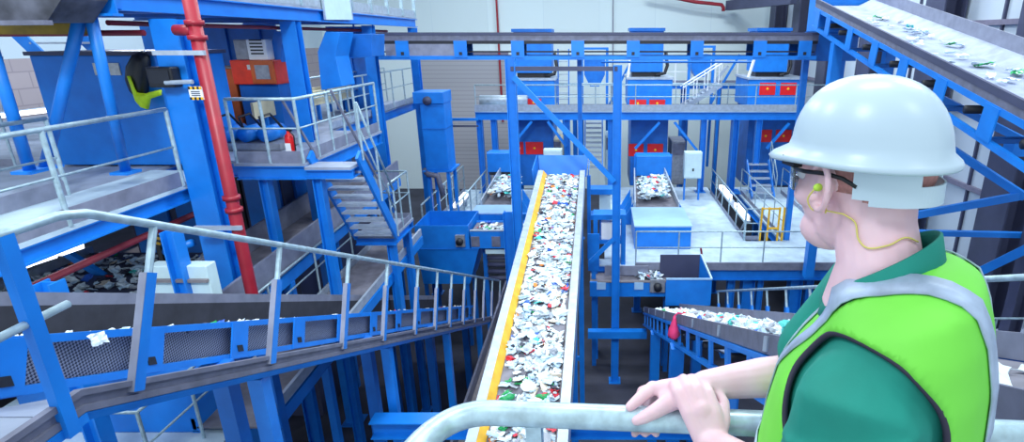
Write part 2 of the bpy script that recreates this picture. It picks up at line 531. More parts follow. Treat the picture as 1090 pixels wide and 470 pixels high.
def platform(label, x0, x1, y0, y1, z, th=.05, bh=.25, m='deck', sides='fblr', group=None, name='raised_platform', joists=0, bm_='blue'):
    t = thing(name, label, 'platform', ((x0 + x1) / 2, (y0 + y1) / 2, z - th - bh), group)
    MB().box(x0, x1, y0, y1, z - th, z).build('deck_plate', m, t)
    zz = z - th - bh / 2
    if 'f' in sides: MB().ibeam((x0, y0 + .07, zz), (x1, y0 + .07, zz), .13, bh).build('edge_beam', bm_, t)
    if 'b' in sides: MB().ibeam((x0, y1 - .07, zz), (x1, y1 - .07, zz), .13, bh).build('edge_beam', bm_, t)
    if 'l' in sides: MB().ibeam((x0 + .07, y0 + .16, zz), (x0 + .07, y1 - .16, zz), .13, bh).build('edge_beam', bm_, t)
    if 'r' in sides: MB().ibeam((x1 - .07, y0 + .16, zz), (x1 - .07, y1 - .16, zz), .13, bh).build('edge_beam', bm_, t)
    for i in range(joists):
        y = y0 + (y1 - y0) * (i + 1) / (joists + 1)
        MB().ibeam((x0 + .16, y, zz), (x1 - .16, y, zz), .1, bh * .8).build('joist', 'blue_deep', t)
    return t

# ------------------------------------------------------------------ the central belt conveyor
XL, XR = -1.60, -0.375
def zmain(y): return -2.77 + 0.1435 * (y - 5.51)
Y0, Y1 = 3.2, 14.35
t = thing('belt_conveyor', 'long central belt conveyor rising away with yellow guide strip, heaped with waste', 'conveyor', ((XL + XR) / 2, 8, ZG))
def along(x, dz, y): return Vector((x, y, zmain(y) + dz))
def strip(x0, z0, x1, z1, th=.02, ya=Y0, yb=Y1):
    mb = MB()
    a = [along(x0, z0, ya), along(x1, z1, ya), along(x1, z1 - th, ya), along(x0, z0 - th, ya)]
    b = [along(x0, z0, yb), along(x1, z1, yb), along(x1, z1 - th, yb), along(x0, z0 - th, yb)]
    return mb.hexa([a[3], a[2], b[2], b[3], a[0], a[1], b[1], b[0]])
strip(XL + .2, -.13, XR - .14, -.13, .03).build('belt', 'belt', t)
for x, s in ((XL, 1), (XR, -1)):
    mb = MB()
    prof = [(0, 0), (.13 * s, 0), (.13 * s, -.03), (.02 * s, -.03), (.02 * s, -.42), (.1 * s, -.42), (.1 * s, -.45), (0, -.45)]
    mb.loft([[along(x + px, pz, Y0) for px, pz in prof], [along(x + px, pz, Y1) for px, pz in prof]])
    mb.build('side_frame', 'galv', t)
strip(XL + .13, -.005, XL + .22, -.115, .012).build('guide_strip', 'gold', t)['label'] = 'golden yellow guide strip'
strip(XR - .13, -.02, XR - .17, -.125, .012).build('skirt_rubber', 'tan', t)['label'] = 'brownish skirt rubber strip'
for i in range(9):
    y = 3.8 + i * 1.2
    MB().tube([along(XL + .03, -.3, y), along(XR - .03, -.3, y)], .05, 10).build('return_roller', 'steel', t, smooth=True)
for y in (4.6, 8.3, 12.2):
    for x in (XL + .06, XR - .06):
        MB().bar((x, y, ZG), (x, y, zmain(y) - .45), .12, .12).build('leg', 'blue', t)
    MB().bar((XL + .12, y, ZG + 1.4), (XR - .12, y, ZG + 1.4), .08, .1).build('cross_tie', 'blue', t)

rnd = random.Random(11)
spots = []
WHERE = 'lying in the waste stream on the central belt conveyor'
def main_spot(y, lift=0.0):
    # the stream runs in clumps with bare belt between
    x = min(XR - .22, max(XL + .3, rnd.gauss((XL + XR) / 2 + .04 + .08 * math.sin(y * 2.1), .3)))
    return Vector((x, y, zmain(y) - .13 + lift))
n = 0
ylist = []
y = 3.9
while len(ylist) < 300:
    y = 3.95 + 7.6 * (rnd.random() ** 1.05)
    ylist.append(y)
SPECIAL = [('bottle', 0, 'green', (-1.19, 6.25), 1.15, 'bright green crushed bottle at the left side of the central belt'),
           ('wad', 1, 'red', (-.62, 5.4), .6, 'red crumpled wad near the right side of the central belt')]
for j, y in enumerate(sorted(ylist)):
    kind, i, col = pick(rnd)
    s = rnd.uniform(.45, .92) if col in ('white', 'ice blue', 'grey') else rnd.uniform(.32, .6)
    p = main_spot(y, .035 + rnd.random() * .05)
    drop_piece(kind, i, col, p, rot_rand(rnd, .38), s, '%s %s %s' % (col, KIND[kind][1], WHERE), 'waste pieces on the central belt')
heap('mixed_waste', 'mixed white and coloured waste spread over the far half and the bed of the central belt', [main_spot(3.9 + 10.3 * rnd.random(), .01 + .03 * rnd.random()) for _ in range(1500)] + [main_spot(11.2 + 3.0 * rnd.random(), .04 + .05 * rnd.random()) for _ in range(150)], rnd, .3, .75)
for kind, i, col, (x, y), s, lab in SPECIAL:
    drop_piece(kind, i, col, (x, y, zmain(y) - .02), (0.2, .3, 1.1), s, lab)

# hopper that feeds the foot of the belt's high end
t = thing('feed_hopper', 'open blue sheet metal hopper at the far end of the central belt', 'hopper', (-.98, 14.6, -2.4))
zt = zmain(14.5)
for nm, pts, off in (('back_plate', [(-1.62, 14.95, zt - .35), (-.36, 14.95, zt - .35), (-.3, 15.1, zt + .22), (-1.68, 15.1, zt + .22)], (0, .02, 0)),
                     ('side_plate', [(-1.66, 13.9, zt - .3), (-1.64, 14.95, zt - .35), (-1.7, 15.1, zt + .22), (-1.7, 13.9, zt + .08)], (-.02, 0, 0)),
                     ('side_plate', [(-.3, 13.9, zt - .3), (-.32, 14.95, zt - .35), (-.28, 15.1, zt + .22), (-.28, 13.9, zt + .08)], (.02, 0, 0))):
    MB().prism(pts, off).build(nm, 'blue', t)
for x in (-1.69, -.29):
    MB().bar((x, 14.9, -4.2), (x, 14.9, zt - .3), .1, .1).build('leg', 'blue', t)

# ------------------------------------------------------------------ the portal frame over the belt
column('tall blue portal column left of the central belt', -2.04, 13.3, ZG, 1.35, .22, 'portal columns astride the central belt')
column('tall blue portal column right of the central belt', .42, 13.3, ZG, 1.2, .2, 'portal columns astride the central belt')
beam('thin dark tie bar joining the tops of the two portal columns', (-2.04, 13.3, 1.12), (.42, 13.3, 1.12), .06, .1, 'navy', shape='bar', name='tie_bar')
beam('slanting blue brace from left portal column down to right one', (-1.96, 13.14, .95), (.36, 13.14, -1.5), .1, .12, 'blue', shape='bar', name='diagonal_brace', cat='brace')
beam('low blue cross beam with pale top at foot of right portal column', (-.3, 13.15, -5.65), (1.25, 13.15, -5.65), .2, .2, 'blue', shape='bar', name='cross_beam')
beam('short slanting blue brace left of the right portal column', (-.22, 13.2, -3.6), (.36, 13.2, -3.0), .09, .1, 'blue', shape='bar', name='diagonal_brace', cat='brace')
beam('long blue beam crossing low beneath the near end of the central belt', (-3.1, 6.4, -3.25), (1.6, 6.4, -3.25), .24, .26, 'blue', name='cross_beam')
# ------------------------------------------------------------------ left descending conveyor with its walkway
SL = 0.485
ANG = math.atan(SL)
DN = Vector((0, math.cos(ANG), -math.sin(ANG)))      # down along the conveyor
UPN = Vector((0, math.sin(ANG), math.cos(ANG)))      # square to it
def line(P):
    return lambda y: Vector((P.x, y, P.z - SL * (y - P.y)))
ftop = line(at(200, 345, X=-3.55)); fbot = line(at(200, 390, X=-3.55))
stop = line(at(200, 393, X=-2.8)); sbot = line(at(200, 421, X=-2.8))
hand = line(at(200, 245, X=-2.8))
YA, YB = 1.3, 14.2
def slab(fa, fb, dx, ya=YA, yb=YB):
    """plate between two sloping lines, dx thick"""
    mb = MB()
    a0, a1, b0, b1 = fa(ya), fb(ya), fa(yb), fb(yb)
    D = Vector((dx, 0, 0))
    return mb.hexa([a1, a1 + D, b1 + D, b1, a0, a0 + D, b0 + D, b0])
def shifted(f, dx=0, dz=0): return lambda y: f(y) + Vector((dx, 0, dz))
t = thing('belt_conveyor', 'blue descending belt conveyor on the left with perforated side guards', 'conveyor', (-4.1, 6, -6))
chord = .06
slab(ftop, shifted(ftop, 0, -chord), .03).build('top_chord', 'blue', t)
slab(shifted(fbot, 0, chord), fbot, .03).build('bottom_chord', 'blue', t)
slab(shifted(ftop, -.04, -chord), shifted(fbot, -.04, chord), .015).build('guard_mesh', 'mesh', t)['label'] = 'grey perforated guard mesh panels'
for i in range(13):
    y = 1.95 + i * .98
    w = .11
    p = [ftop(y - w), fbot(y - w - .13), fbot(y + w - .13), ftop(y + w)]
    mb = MB().prism([p[0] + Vector((.032, 0, -.01)), p[1] + Vector((.032, 0, .01)), p[2] + Vector((.032, 0, .01)), p[3] + Vector((.032, 0, -.01))], (.012, 0, 0))
    pl = mb.build('divider_plate', 'blue', t)
    c = lerp(fbot(y - .13), ftop(y), .28)
    q = .035
    MB().prism([c + Vector((.046, -q, -q + SL * q)), c + Vector((.046, q, -q - SL * q)), c + Vector((.046, q, q - SL * q)), c + Vector((.046, -q, q + SL * q))], (.006, 0, 0)).build('access_hatch', 'dark', pl)
blt = line(Vector((-3.6, 4.3, ftop(4.3).z - .1)))
mb = MB()
a, b = blt(YA), blt(YB)
mb.hexa([a + Vector((-.95, 0, -.03)), a + Vector((0, 0, -.03)), b + Vector((0, 0, -.03)), b + Vector((-.95, 0, -.03)), a + Vector((-.95, 0, 0)), a, b, b + Vector((-.95, 0, 0))])
mb.build('belt', 'belt_dk', t)
far = line(at(200, 312, X=-4.6)); farb = line(at(200, 338, X=-4.6))
slab(far, shifted(far, 0, -.12), -.03).build('far_skirt', 'toe', t)
slab(shifted(far, .005, -.12), shifted(farb, .005, -.15), -.02).build('far_side_plate', 'belt_dk', t)
for y, x in ((4.5, -3.5), (6.6, -4.5), (7.4, -3.5), (10.2, -3.5), (10.6, -4.5), (13.0, -3.5)):
    if True:
        MB().bar((x, y, ZG), (x, y, fbot(y).z - .01), .15, .15).build('leg', 'blue_deep', t)
t2 = thing('conveyor_walkway', 'sloping grey walkway with blue edged stringer beside the left descending conveyor', 'walkway', (-3.1, 6, -5))
mb = MB()
zt_ = lambda y, x: Vector((x, y, stop(y).z - .17))
yk = 2.55
a, b = [zt_(yk, -3.5), zt_(yk, -2.84)], [zt_(YB, -3.5), zt_(YB, -2.84)]
dd = Vector((0, 0, -.03))
mb.hexa([a[0] + dd, a[1] + dd, b[1] + dd, b[0] + dd, a[0], a[1], b[1], b[0]])
mb.build('tread_plate', 'deck_grey', t2)
ribs = [(0, 0), (.04, 0), (.04, -.045), (.015, -.05), (.015, -.115), (.03, -.12), (.03, -.17), (0, -.17)]
h_ = stop(4).z - sbot(4).z
mb = MB()
k = (h_ - .06) / .17
def sec(y, zf, dxx=0): 
    b0 = zf(y)
    return [b0 + Vector((px + dxx, 0, pz * k)) for px, pz in ribs]
mb.loft([sec(yk, stop), sec(YB, stop)])
mb.build('stringer', 'galv_dk', t2)
slab(shifted(sbot, .03, .055), sbot, -.1, yk, YB).build('bottom_flange', 'blue', t2)['label'] = 'blue bottom flange'
# level landing at the top
zl = stop(yk).z
mb = MB(); mb.box(-3.5, -2.84, .6, yk - .05, zl - .17, zl - .14); mb.build('landing_plate', 'deck_grey', t2)
mb = MB(); mb.loft([[Vector((-2.8 + px, .6, zl + pz * k)) for px, pz in ribs], [Vector((-2.8 + px, yk, zl + pz * k)) for px, pz in ribs]])
mb.build('stringer', 'galv_dk', t2)
MB().box(-2.9, -2.77, .6, yk, zl - h_, zl - h_ + .055).build('bottom_flange', 'blue', t2)
for y in (4.1, 6.7, 9.4, 12):
    MB().bar((-2.9, y, ZG), (-2.9, y, sbot(y).z), .12, .12).build('leg', 'blue', t2)
# handrail
t3 = thing('stair_handrail', 'sloping handrail on flat blue posts along the left conveyor walkway', 'railing', (-2.77, 3, -.5))
bend = at(75, 225, X=-2.77)
fn = lambda y: Vector((-2.77, y, hand(y).z))
MB().tube([bend + Vector((0, -2.3, .0)), bend + Vector((0, -.08, 0)), bend + Vector((0, .08, -.035)), fn(14.1)], .026, 10).build('top_rail', 'rail', t3, smooth=True)
mr = at(72, 323, X=-2.77)
MB().tube([mr + Vector((0, -2, 0)), mr], .022, 8).build('mid_rail', 'rail', t3, smooth=True)
for d in (3.06, 4.4, 5.7, 6.8, 8.0, 9.0, 9.9, 10.9, 11.9, 12.8, 13.8, 14.9):
    y = d * .93 + .45
    top = fn(y); L = (top.z - sbot(y - .3).z) * math.cos(ANG) + .02
    mb = MB()
    mid = top - UPN * .3; foot = top - UPN * L
    mb.bar(mid, foot, .045, .08, up=DN)
    pst = mb.build('post', 'blue', t3)
    e_ = -DN * .0415
    MB().bar(mid + e_, foot + e_, .046, .004, up=DN).build('edge_strip', 'toe', pst)
    MB().tube([top, mid - UPN * .05], .022, 8).build('post_head', 'rail', pst)
for d in (2.62,):
    p = at(0, 300, X=-2.77)
    MB().bar((-2.77, 2.44, zl - h_), (-2.77, 2.44, bend.z), .05, .07, up=(0, 1, 0)).build('post', 'blue', t3)
# rubbish riding on the left conveyor
spots = []
rnd = random.Random(5)
for _ in range(260):
    y = 2 + 12 * rnd.random()
    x = -3.62 - .28 * rnd.random() ** 1.5
    spots.append(blt(y) + Vector((x + 3.6, 0, .03 + .04 * rnd.random())))
heap('mixed_waste', 'thin line of mixed scraps along the near edge of the left descending belt', spots, rnd, .2, .5)
p = ftop(3.5) + Vector((.03, 0, -.09))
o = drop_piece('film', 2, 'white', at(105, 360, X=-3.46), (1.2, .2, 1.5), .5, 'white paper scrap caught hanging on the left conveyor side guard')

# ------------------------------------------------------------------ left steelwork: grid of columns on the line x = -6.1
G1 = 'blue columns carrying the left upper deck'
column('thick near blue column beside the red riser pipe', -5.85, 8.1, ZG, 2.04, .36, G1, ax='y', d=.34)
column('blue column at the back of the landing, right of the orange machine', -6.05, 11.6, ZG, 2.1, .3, G1, ax='y', d=.24)
column('slim blue column where the left upper deck meets the cross conveyor', -6.1, 15.6, ZG, 2.1, .26, G1, ax='y')
column('farthest blue column of the left upper deck, beside the tall blue box', -5.98, 18.9, ZG, 2.1, .24, G1, ax='y')
# upper deck
t = thing('upper_deck', 'upper blue deck with grey kick plates at the top left', 'platform', (-7.5, 12, 2.1))
MB().ibeam((-10.5, 7.3, 2.27), (-5.9, 7.3, 2.27), .16, .44, t=.03).build('front_beam', 'blue', t)
MB().ibeam((-6.0, 7.4, 2.24), (-6.0, 19.3, 2.24), .16, .24).build('side_beam', 'blue', t)
MB().box(-10.5, -5.95, 7.3, 19.3, 2.36, 2.41).build('deck_plate', 'deck_grey', t)
for y in (9.3, 11.3, 13.3, 15.3, 17.3):
    MB().ibeam((-10.4, y, 2.26), (-6.1, y, 2.26), .12, .2).build('joist', 'blue_deep', t)
railing('guard railing with grey kick plates along the left upper deck edge', [(-5.96, 8.3, 2.41), (-5.96, 19.2, 2.41)], sp=1.15, toe=.2, post='flat', pw=.09, toe_m='galv')
for i, x in enumerate((-6.35, -5.75)):
    pass
beam('thin maroon pipe slung beneath the left upper deck', (-6.3, 7.6, 1.98), (-6.3, 17.5, 1.98), .07, .07, 'red_dk', shape='tube', name='sprinkler_pipe', cat='pipe')
beam('maroon pipe crossing below the front beam of the upper deck', (-9.6, 7.9, 1.84), (-6.1, 7.9, 1.86), .08, .08, 'red_dk', shape='tube', name='sprinkler_pipe', cat='pipe')
beam('stubby olive yellow beam under the grey hopper at far left', at(-8, 29, Y=7.5), at(88, 29, Y=7.5), .14, .17, 'olive', shape='bar')
# white blank board hung on the upper railing
c = at(345, 21, X=-5.935); c2 = at(374, 21, X=-5.935)
t = thing('blank_board', 'pale blue blank board hung on the upper deck railing', 'board', ((c + c2) / 2))
MB().prism([c, c2, c2 + Vector((0, 0, 1.15)), c + Vector((0, 0, 1.15))], (.03, 0, 0)).build('panel', 'cab', t)
for e in (c, c2):
    MB().bar(e + Vector((.03, 0, 0)), e + Vector((.03, 0, 1.15)), .03, .03).build('edge_trim', 'galv', t)
# hopper at far top left with A frame legs
t = thing('hopper', 'dusty grey steel hopper in front of the upper deck at far top left', 'hopper', (-8.6, 7.0, 2.0))
MB().prism([at(-60, 24, Y=6.6), at(50, 23, Y=6.6), at(66, -2, Y=6.6), at(70, -60, Y=6.6), at(-60, -60, Y=6.6)], (0, .6, 0)).build('shell', 'hopper_grey', t)
MB().bar(at(-60, 25, Y=6.55), at(52, 24, Y=6.55), .1, .05).build('bottom_flange', 'galv_dk', t)
G2 = 'slanted legs under the top left front beam'
def leg(label, p, q, w=.16):
    t = thing('slanted_leg', label, 'leg', q, G2)
    mb = MB(); mb.tube([p, q], w / 2, 14); mb.build('shaft', 'blue', t, smooth=True)
    q = Vector(q); MB().box(q.x - w, q.x + w, q.y - w, q.y + w, q.z - .02, q.z + .02).build('foot_plate', 'blue', t)
leg('slanted blue leg leaning left under the top front beam', at(85, 19, Y=7.25), at(48, 178, Y=7.6), .14)
leg('slanted blue leg leaning right under the top front beam', at(97, 19, Y=7.25), at(134, 183, Y=7.9), .13)
leg('slanted blue leg cut by the left edge of the photo', at(-12, 40, Y=6.9), at(32, 182, Y=7.2), .13)

# platform A: the near left walkway
platform('pale walkway platform on the left below the blue enclosure', -7.3, -6.05, 2.4, 8.9, -.25, bh=.2, m='deck')
railing('near railing of the left walkway with pale round rails', [(-6.06, 2.4, -.25), (-6.06, 7.9, -.25)], h=1.1, sp=1.9, toe=.2, r=.03, mid=(.52,), toe_m='toe')
railing('rear railing of the left walkway in front of the blue enclosure', [(-7.28, 2.4, -.25), (-7.28, 7.4, -.25)], h=1.04, sp=1.6, toe=.2, r=.028, mid=(.5,), toe_m='toe')
beam('maroon pipe running under the left walkway', (-6.3, 3.4, -.85), (-6.3, 9.0, -.80), .09, .09, 'red_dk', shape='tube', name='sprinkler_pipe', cat='pipe')
# blue enclosure
t = thing('machine_enclosure', 'large plain blue enclosure with two notices on the left platform', 'enclosure', (-8.5, 10, -.3))
e0 = at(64, 168, Y=9.3); e1 = at(190, 168, Y=9.3); ztop = at(120, 59, Y=9.3).z
MB().box(e0.x, e1.x, 9.3, 11.0, -.25, ztop).build('shell', 'blue', t, bevel=.015)
MB().box(e0.x - .03, e1.x + .03, 9.24, 11.06, ztop, ztop + .06).build('lid', 'navy', t)
for x0 in (102, 116):
    a = at(x0, 80, Y=9.29); b = at(x0 + 10, 67, Y=9.29)
    MB().box(a.x, b.x, 9.28, 9.3, a.z, b.z).build('notice', 'paper', t)['label'] = 'grey paper notice'
platform('grey deck carrying the blue enclosure on the far left', -15.8, -7.35, 6.6, 19.5, -.28, bh=.2, m='deck_grey', sides='fr')
railing('railing across the far left behind the slanted legs', [(-13.4, 9.3, -.28), (-9.9, 9.3, -.28)], h=1.05, sp=1.2, toe=.12)
# jacket hung on the enclosure corner
t = thing('work_jacket', 'black and hi-vis yellow jacket hanging by the blue enclosure', 'jacket', at(153, 112, Y=9.0))
def blob(pts, y, th):
    mb = MB()
    P = [at(px, py, Y=y) for px, py in pts]
    c = sum(P, Vector()) / len(P)
    rings = []
    for k, dy in ((.55, 0), (.95, .03), (1, .09), (.95, .15), (.6, .2)):
        rings.append([c + (p - c) * k + Vector((0, -dy * th / .2, 0)) for p in P])
    return mb.loft(rings)
blob([(148, 57), (156, 54), (162, 60), (163, 72), (161, 90), (160, 102), (152, 104), (145, 97), (140, 84), (141, 70)], 9.29, .2).build('body', 'black', t, smooth=True)
M['hivis'] = mat('hi_vis_yellow', (206, 240, 30), .6, var=.06, scale=10)
blob([(139, 80), (142, 80), (149, 98), (158, 100), (174, 95), (174, 101), (162, 105), (160, 116), (154, 114), (148, 107)], 9.16, .12).build('hi_vis_panel', 'hivis', t, smooth=True)
MB().tube([at(154, 58, Y=9.22), at(154, 54, Y=9.32)], .015, 6).build('hook', 'galv', t)
# black monitor box on arm, on the thick column
t = thing('monitor', 'black screen on a bracket fixed to the thick blue column', 'monitor', at(172, 92, Y=7.9))
a = at(162, 93, Y=7.8); b = at(184, 71, Y=7.8)
MB().box(a.x, b.x, 7.75, 7.92, a.z, b.z).build('casing', 'black', t, bevel=.02)
MB().box(a.x + .04, b.x - .04, 7.74, 7.75, a.z + .05, b.z - .04).build('screen', 'dark', t)
for yy in (88, 56):
    p = at(176 if yy == 88 else 186, yy, Y=7.75); q = at(205, yy - 1, Y=7.75)
    if yy == 88: MB().tube([p, q], .03, 8).build('bracket_arm', 'galv', t)
# red riser pipe
t = thing('riser_pipe', 'red vertical sprinkler riser pipe with clamps beside the thick blue column', 'pipe', (-5.45, 7.9, ZG))
pt = at(203, 0, Y=7.7); x0 = at(240, 180, Y=7.7).x
MB().tube([(x0, 7.7, ZG), (x0, 7.7, 4.2)], .085, 14).build('pipe', 'red_pipe', t, smooth=True)
for i, y in enumerate((24, 40, 210, 223)):
    p = at(230, y, Y=7.7)
    MB().cyl((x0, 7.7, p.z - .03), (x0, 7.7, p.z + .03), .115, seg=14).build('coupling', 'red_pipe', t, smooth=True)
p = at(225, 32, Y=7.7); MB().tube([(x0, 7.7, p.z), (x0 - .3, 7.75, p.z)], .07, 12).build('branch', 'red_pipe', t, smooth=True)
for yy in (56, 240):
    z = at(215, yy, Y=7.7).z
    MB().bar((x0 - .55, 7.6, z), (x0 + .12, 7.6, z), .05, .06).build('clamp', 'galv', t)
# warning sign on column
t = thing('warning_sign', 'small pale sign with black and yellow striped edges on the near column', 'sign', at(208, 108, Y=7.6))
a = at(204, 106, Y=7.62); b = at(215, 92, Y=7.62)
MB().box(a.x, b.x, 7.6, 7.64, a.z, b.z).build('plate', 'white', t)
for z0 in (a.z, b.z - .035):
    for i in range(6):
        w_ = (b.x - a.x) / 6
        MB().box(a.x + i * w_, a.x + (i + 1) * w_, 7.594, 7.6, z0, z0 + .035).build('stripe', 'yellow' if i % 2 else 'black', t)
for k_, z0 in enumerate((.45, .6, .3)):
    MB().box(a.x + .03, b.x - .03, 7.594, 7.6, a.z + (b.z - a.z) * z0, a.z + (b.z - a.z) * z0 + .012).build('text_line', 'navy', t)

# landing, stairs, inner platform
zL = -.25
platform('small grey top landing at the head of the left stairs', -5.04, -4.25, 9.35, 9.8, zL - .05, bh=.16, m='deck_grey')
platform('long inner platform running back past the orange machine', -7.3, -6.3, 9.62, 19.5, zL, bh=.24, m='deck_grey')
platform('grey deck between the landing and the inner platform', -6.28, -5.06, 9.42, 13.0, zL, bh=.24, m='deck_grey')
railing('front railing of the stair landing right of the red riser pipe', [(-6.22, 9.44, zL), (-5.08, 9.44, zL), (-5.08, 12.9, zL)], sp=.6, h=1.08, toe=.2, r=.028, toe_m='toe')
railing('railing along the inner platform edge toward the back wall', [(-6.26, 13.1, zL), (-6.26, 19.4, zL)], sp=1.1, toe=.16, toe_m='galv')
t = thing('steel_stairs', 'short blue stringered steel stairs descending from the left landing', 'stairs', (-4.6, 10.3, -1.95))
s0 = Vector((0, 9.75, zL - .1)); s1 = Vector((0, 10.9, -2.1))
for x in (-5.04, -4.2):
    MB().bar((x, 9.6, zL + .12), (x, s1.y + .05, s1.z - .02), .05, .2).build('stringer', 'blue', t)
for i in range(9):
    f = (i + .5) / 9
    p = s0.lerp(s1, f)
    MB().box(-5.0, -4.24, p.y - .11, p.y + .11, p.z - .04, p.z).build('tread', 'galv', t)
railing('bare tube handrail on the right side of the left stairs', [(-4.16, 9.7, zL), (-4.16, 10.9, -2.1)], sp=.9, toe=0, h=1.0, name='stair_handrail')
platform('grey lower landing at the foot of the left stairs', -5.1, -4.26, 10.95, 12.2, -2.12, bh=.16, m='deck_grey')
railing('railing round the lower landing by the foot of the left stairs', [(-4.29, 11.0, -2.12), (-4.29, 12.15, -2.12), (-5.0, 12.15, -2.12)], sp=.6, toe=.12)
G3 = 'legs under the left landing and stairs'
for lab, x, y, z1 in (('slim blue post under the right end of the stair landing', -4.9, 9.5, zL - .27), ('slim blue post under the near corner of the lower landing', -4.4, 11.1, -2.34), ('slim blue post under the rear corner of the lower landing', -4.4, 12.05, -2.34), ('slim blue post under the landing near the red riser pipe', -5.9, 9.6, zL - .31)):
    column(lab, x, y, ZG, z1, .16, G3, name='support_post', cat='post')
# fire extinguisher on the landing
p = at(312, 172, Y=9.75)
t = thing('fire_extinguisher', 'red fire extinguisher standing by the landing railing', 'fire extinguisher', (p.x, 9.75, zL))
cx, cy = p.x, 9.75
mb = MB()
rings = []
for r_, z in ((.07, 0), (.075, .02), (.075, .36), (.06, .43), (.03, .46), (.025, .5)):
    rings.append([Vector((cx + r_ * math.cos(a * .3927), cy + r_ * math.sin(a * .3927), zL + z)) for a in range(16)])
mb.loft(rings); mb.build('cylinder', 'red', t, smooth=True)
MB().box(cx - .02, cx + .07, cy - .015, cy + .015, zL + .5, zL + .55).build('valve', 'black', t)
MB().tube([(cx + .03, cy, zL + .5), (cx + .1, cy - .02, zL + .42), (cx + .09, cy - .02, zL + .15)], .012, 6).build('hose', 'black', t)
MB().box(cx - .045, cx + .045, cy - .082, cy - .07, zL + .16, zL + .3).build('label_plate', 'white', t)

# orange machine group behind the landing
t = thing('control_machine', 'orange red machine with window panel topped by a grey white unit', 'machine', (-8, 13, zL))
a = at(249, 90, Y=12.6); b = at(291, 64, Y=12.6); mx = at(271, 90, Y=12.6).x
MB().box(a.x, b.x, 12.6, 13.6, a.z, b.z).build('housing', 'orange', t, bevel=.02)
MB().box(mx, b.x, 12.55, 12.6, a.z + .02, b.z).build('door', 'orange_dk', t, bevel=.01)
MB().box(mx + .1, b.x - .1, 12.54, 12.56, a.z + .12, b.z - .1).build('window', 'steel', t)
c = at(264, 74, Y=12.6); MB().box(c.x, c.x + .14, 12.58, 12.6, c.z, c.z + .1).build('label_plate', 'paper', t)
u0 = at(250, 63, Y=12.65); u1 = at(282, 42, Y=12.65); um = at(265, 63, Y=12.65).x
MB().box(u0.x, um, 12.7, 13.5, b.z, u1.z).build('upper_unit', 'steel', t, bevel=.02)
MB().box(um, u1.x, 12.65, 13.5, b.z, u1.z).build('upper_unit_front', 'white', t, bevel=.02)
for i in range(5):
    z = b.z + .12 + i * .07
    MB().box(um + .08, u1.x - .08, 12.63, 12.65, z, z + .03).build('vent_slat', 'dark', t)
MB().box(a.x + .05, b.x - .05, 12.7, 13.5, zL, a.z).build('plinth', 'blue_deep', t)
t = thing('storage_bin', 'burnt orange tall bin left of the orange machine', 'bin', (-8.8, 12.9, zL))
a = at(229, 112, Y=12.8); b = at(248, 73, Y=12.8)
MB().box(a.x, b.x, 12.8, 13.4, zL, b.z).build('body', 'orange_dk', t, bevel=.02)
MB().box(a.x - .02, b.x + .02, 12.78, 13.42, b.z, b.z + .04).build('rim', 'tan', t)
t = thing('pump_unit', 'cluster of blue pumps with hoses on the landing deck', 'pump', (-7.3, 11.4, zL))
for i in range(4):
    x = -7.5 + i * .38
    MB().cyl((x, 10.6, zL + .3), (x, 11.15, zL + .3), .15, seg=12).build('motor', 'blue', t, smooth=True)
    MB().tube([(x, 10.6, zL + .42), (x + .05, 10.45, zL + .65), (x + .2, 10.55, zL + .7), (x + .25, 10.8, zL + .4)], .025, 8).build('hose', 'black', t)
MB().box(-7.75, -6.05, 10.5, 11.25, zL + .02, zL + .14).build('skid', 'steel', t)
G4 = 'blue chutes hanging under the left upper deck'
def chute(label, p, y, d=.8, m='blue'):
    pts = [at(a, b, Y=y) for a, b in p]
    o = MB().prism(pts, (0, d, 0)).build('chute', m, None, bevel=.01)
    return tag(o, label, 'chute', G4)
chute('narrow bent blue chute right of the orange machine', [(292, 33), (304, 34), (300, 50), (299, 78), (288, 80), (287, 52)], 12.9, .5)
chute('wide blue chute left of the cream conveyor', [(346, 34), (362, 34), (357, 60), (364, 92), (342, 96), (338, 55)], 12.6, .7)
chute('dark blue drop box above the cream conveyor', [(366, 36), (396, 36), (396, 60), (366, 62)], 13.6, .8, 'blue_deep')
# cream sided conveyor on the inner platform
t = thing('belt_conveyor', 'cream sided conveyor on the inner platform behind the landing railing', 'conveyor', (-7.6, 14.5, zL))
za = at(335, 92, X=-7.25).z
MB().box(-7.32, -7.27, 11.9, 16.8, .15, .5).build('side_board', 'cream', t)
MB().box(-7.85, -7.8, 14.6, 16.8, .15, .5).build('side_board', 'cream', t)
MB().box(-7.8, -7.32, 14.6, 16.8, .3, .34).build('belt', 'belt', t)
for y in (12.4, 14.8, 16.5):
    for x in ((-7.34,) if y < 14 else (-7.34, -7.82)): MB().box(x - .04, x + .04, y - .04, y + .04, zL, .16).build('leg', 'blue', t)
t = thing('control_cabinet', 'long blue equipment casing hung under the deck left of the slim column', 'cabinet', (-7.2, 16, .8))
a = at(372, 62, Y=15.9); b = at(398, 43, Y=15.9)
MB().box(a.x, b.x, 15.9, 16.6, a.z, b.z).build('casing', 'blue_deep', t, bevel=.02)
MB().cyl(((a.x + b.x) / 2, 15.86, (a.z + b.z) / 2), ((a.x + b.x) / 2, 15.9, (a.z + b.z) / 2), .08, seg=12).build('dial', 'black', t)
MB().bar((a.x + .1, 16.2, b.z), (a.x + .1, 16.2, 2.15), .04, .04).build('hanger', 'blue_deep', t)
MB().bar((b.x - .1, 16.2, b.z), (b.x - .1, 16.2, 2.15), .04, .04).build('hanger', 'blue_deep', t)

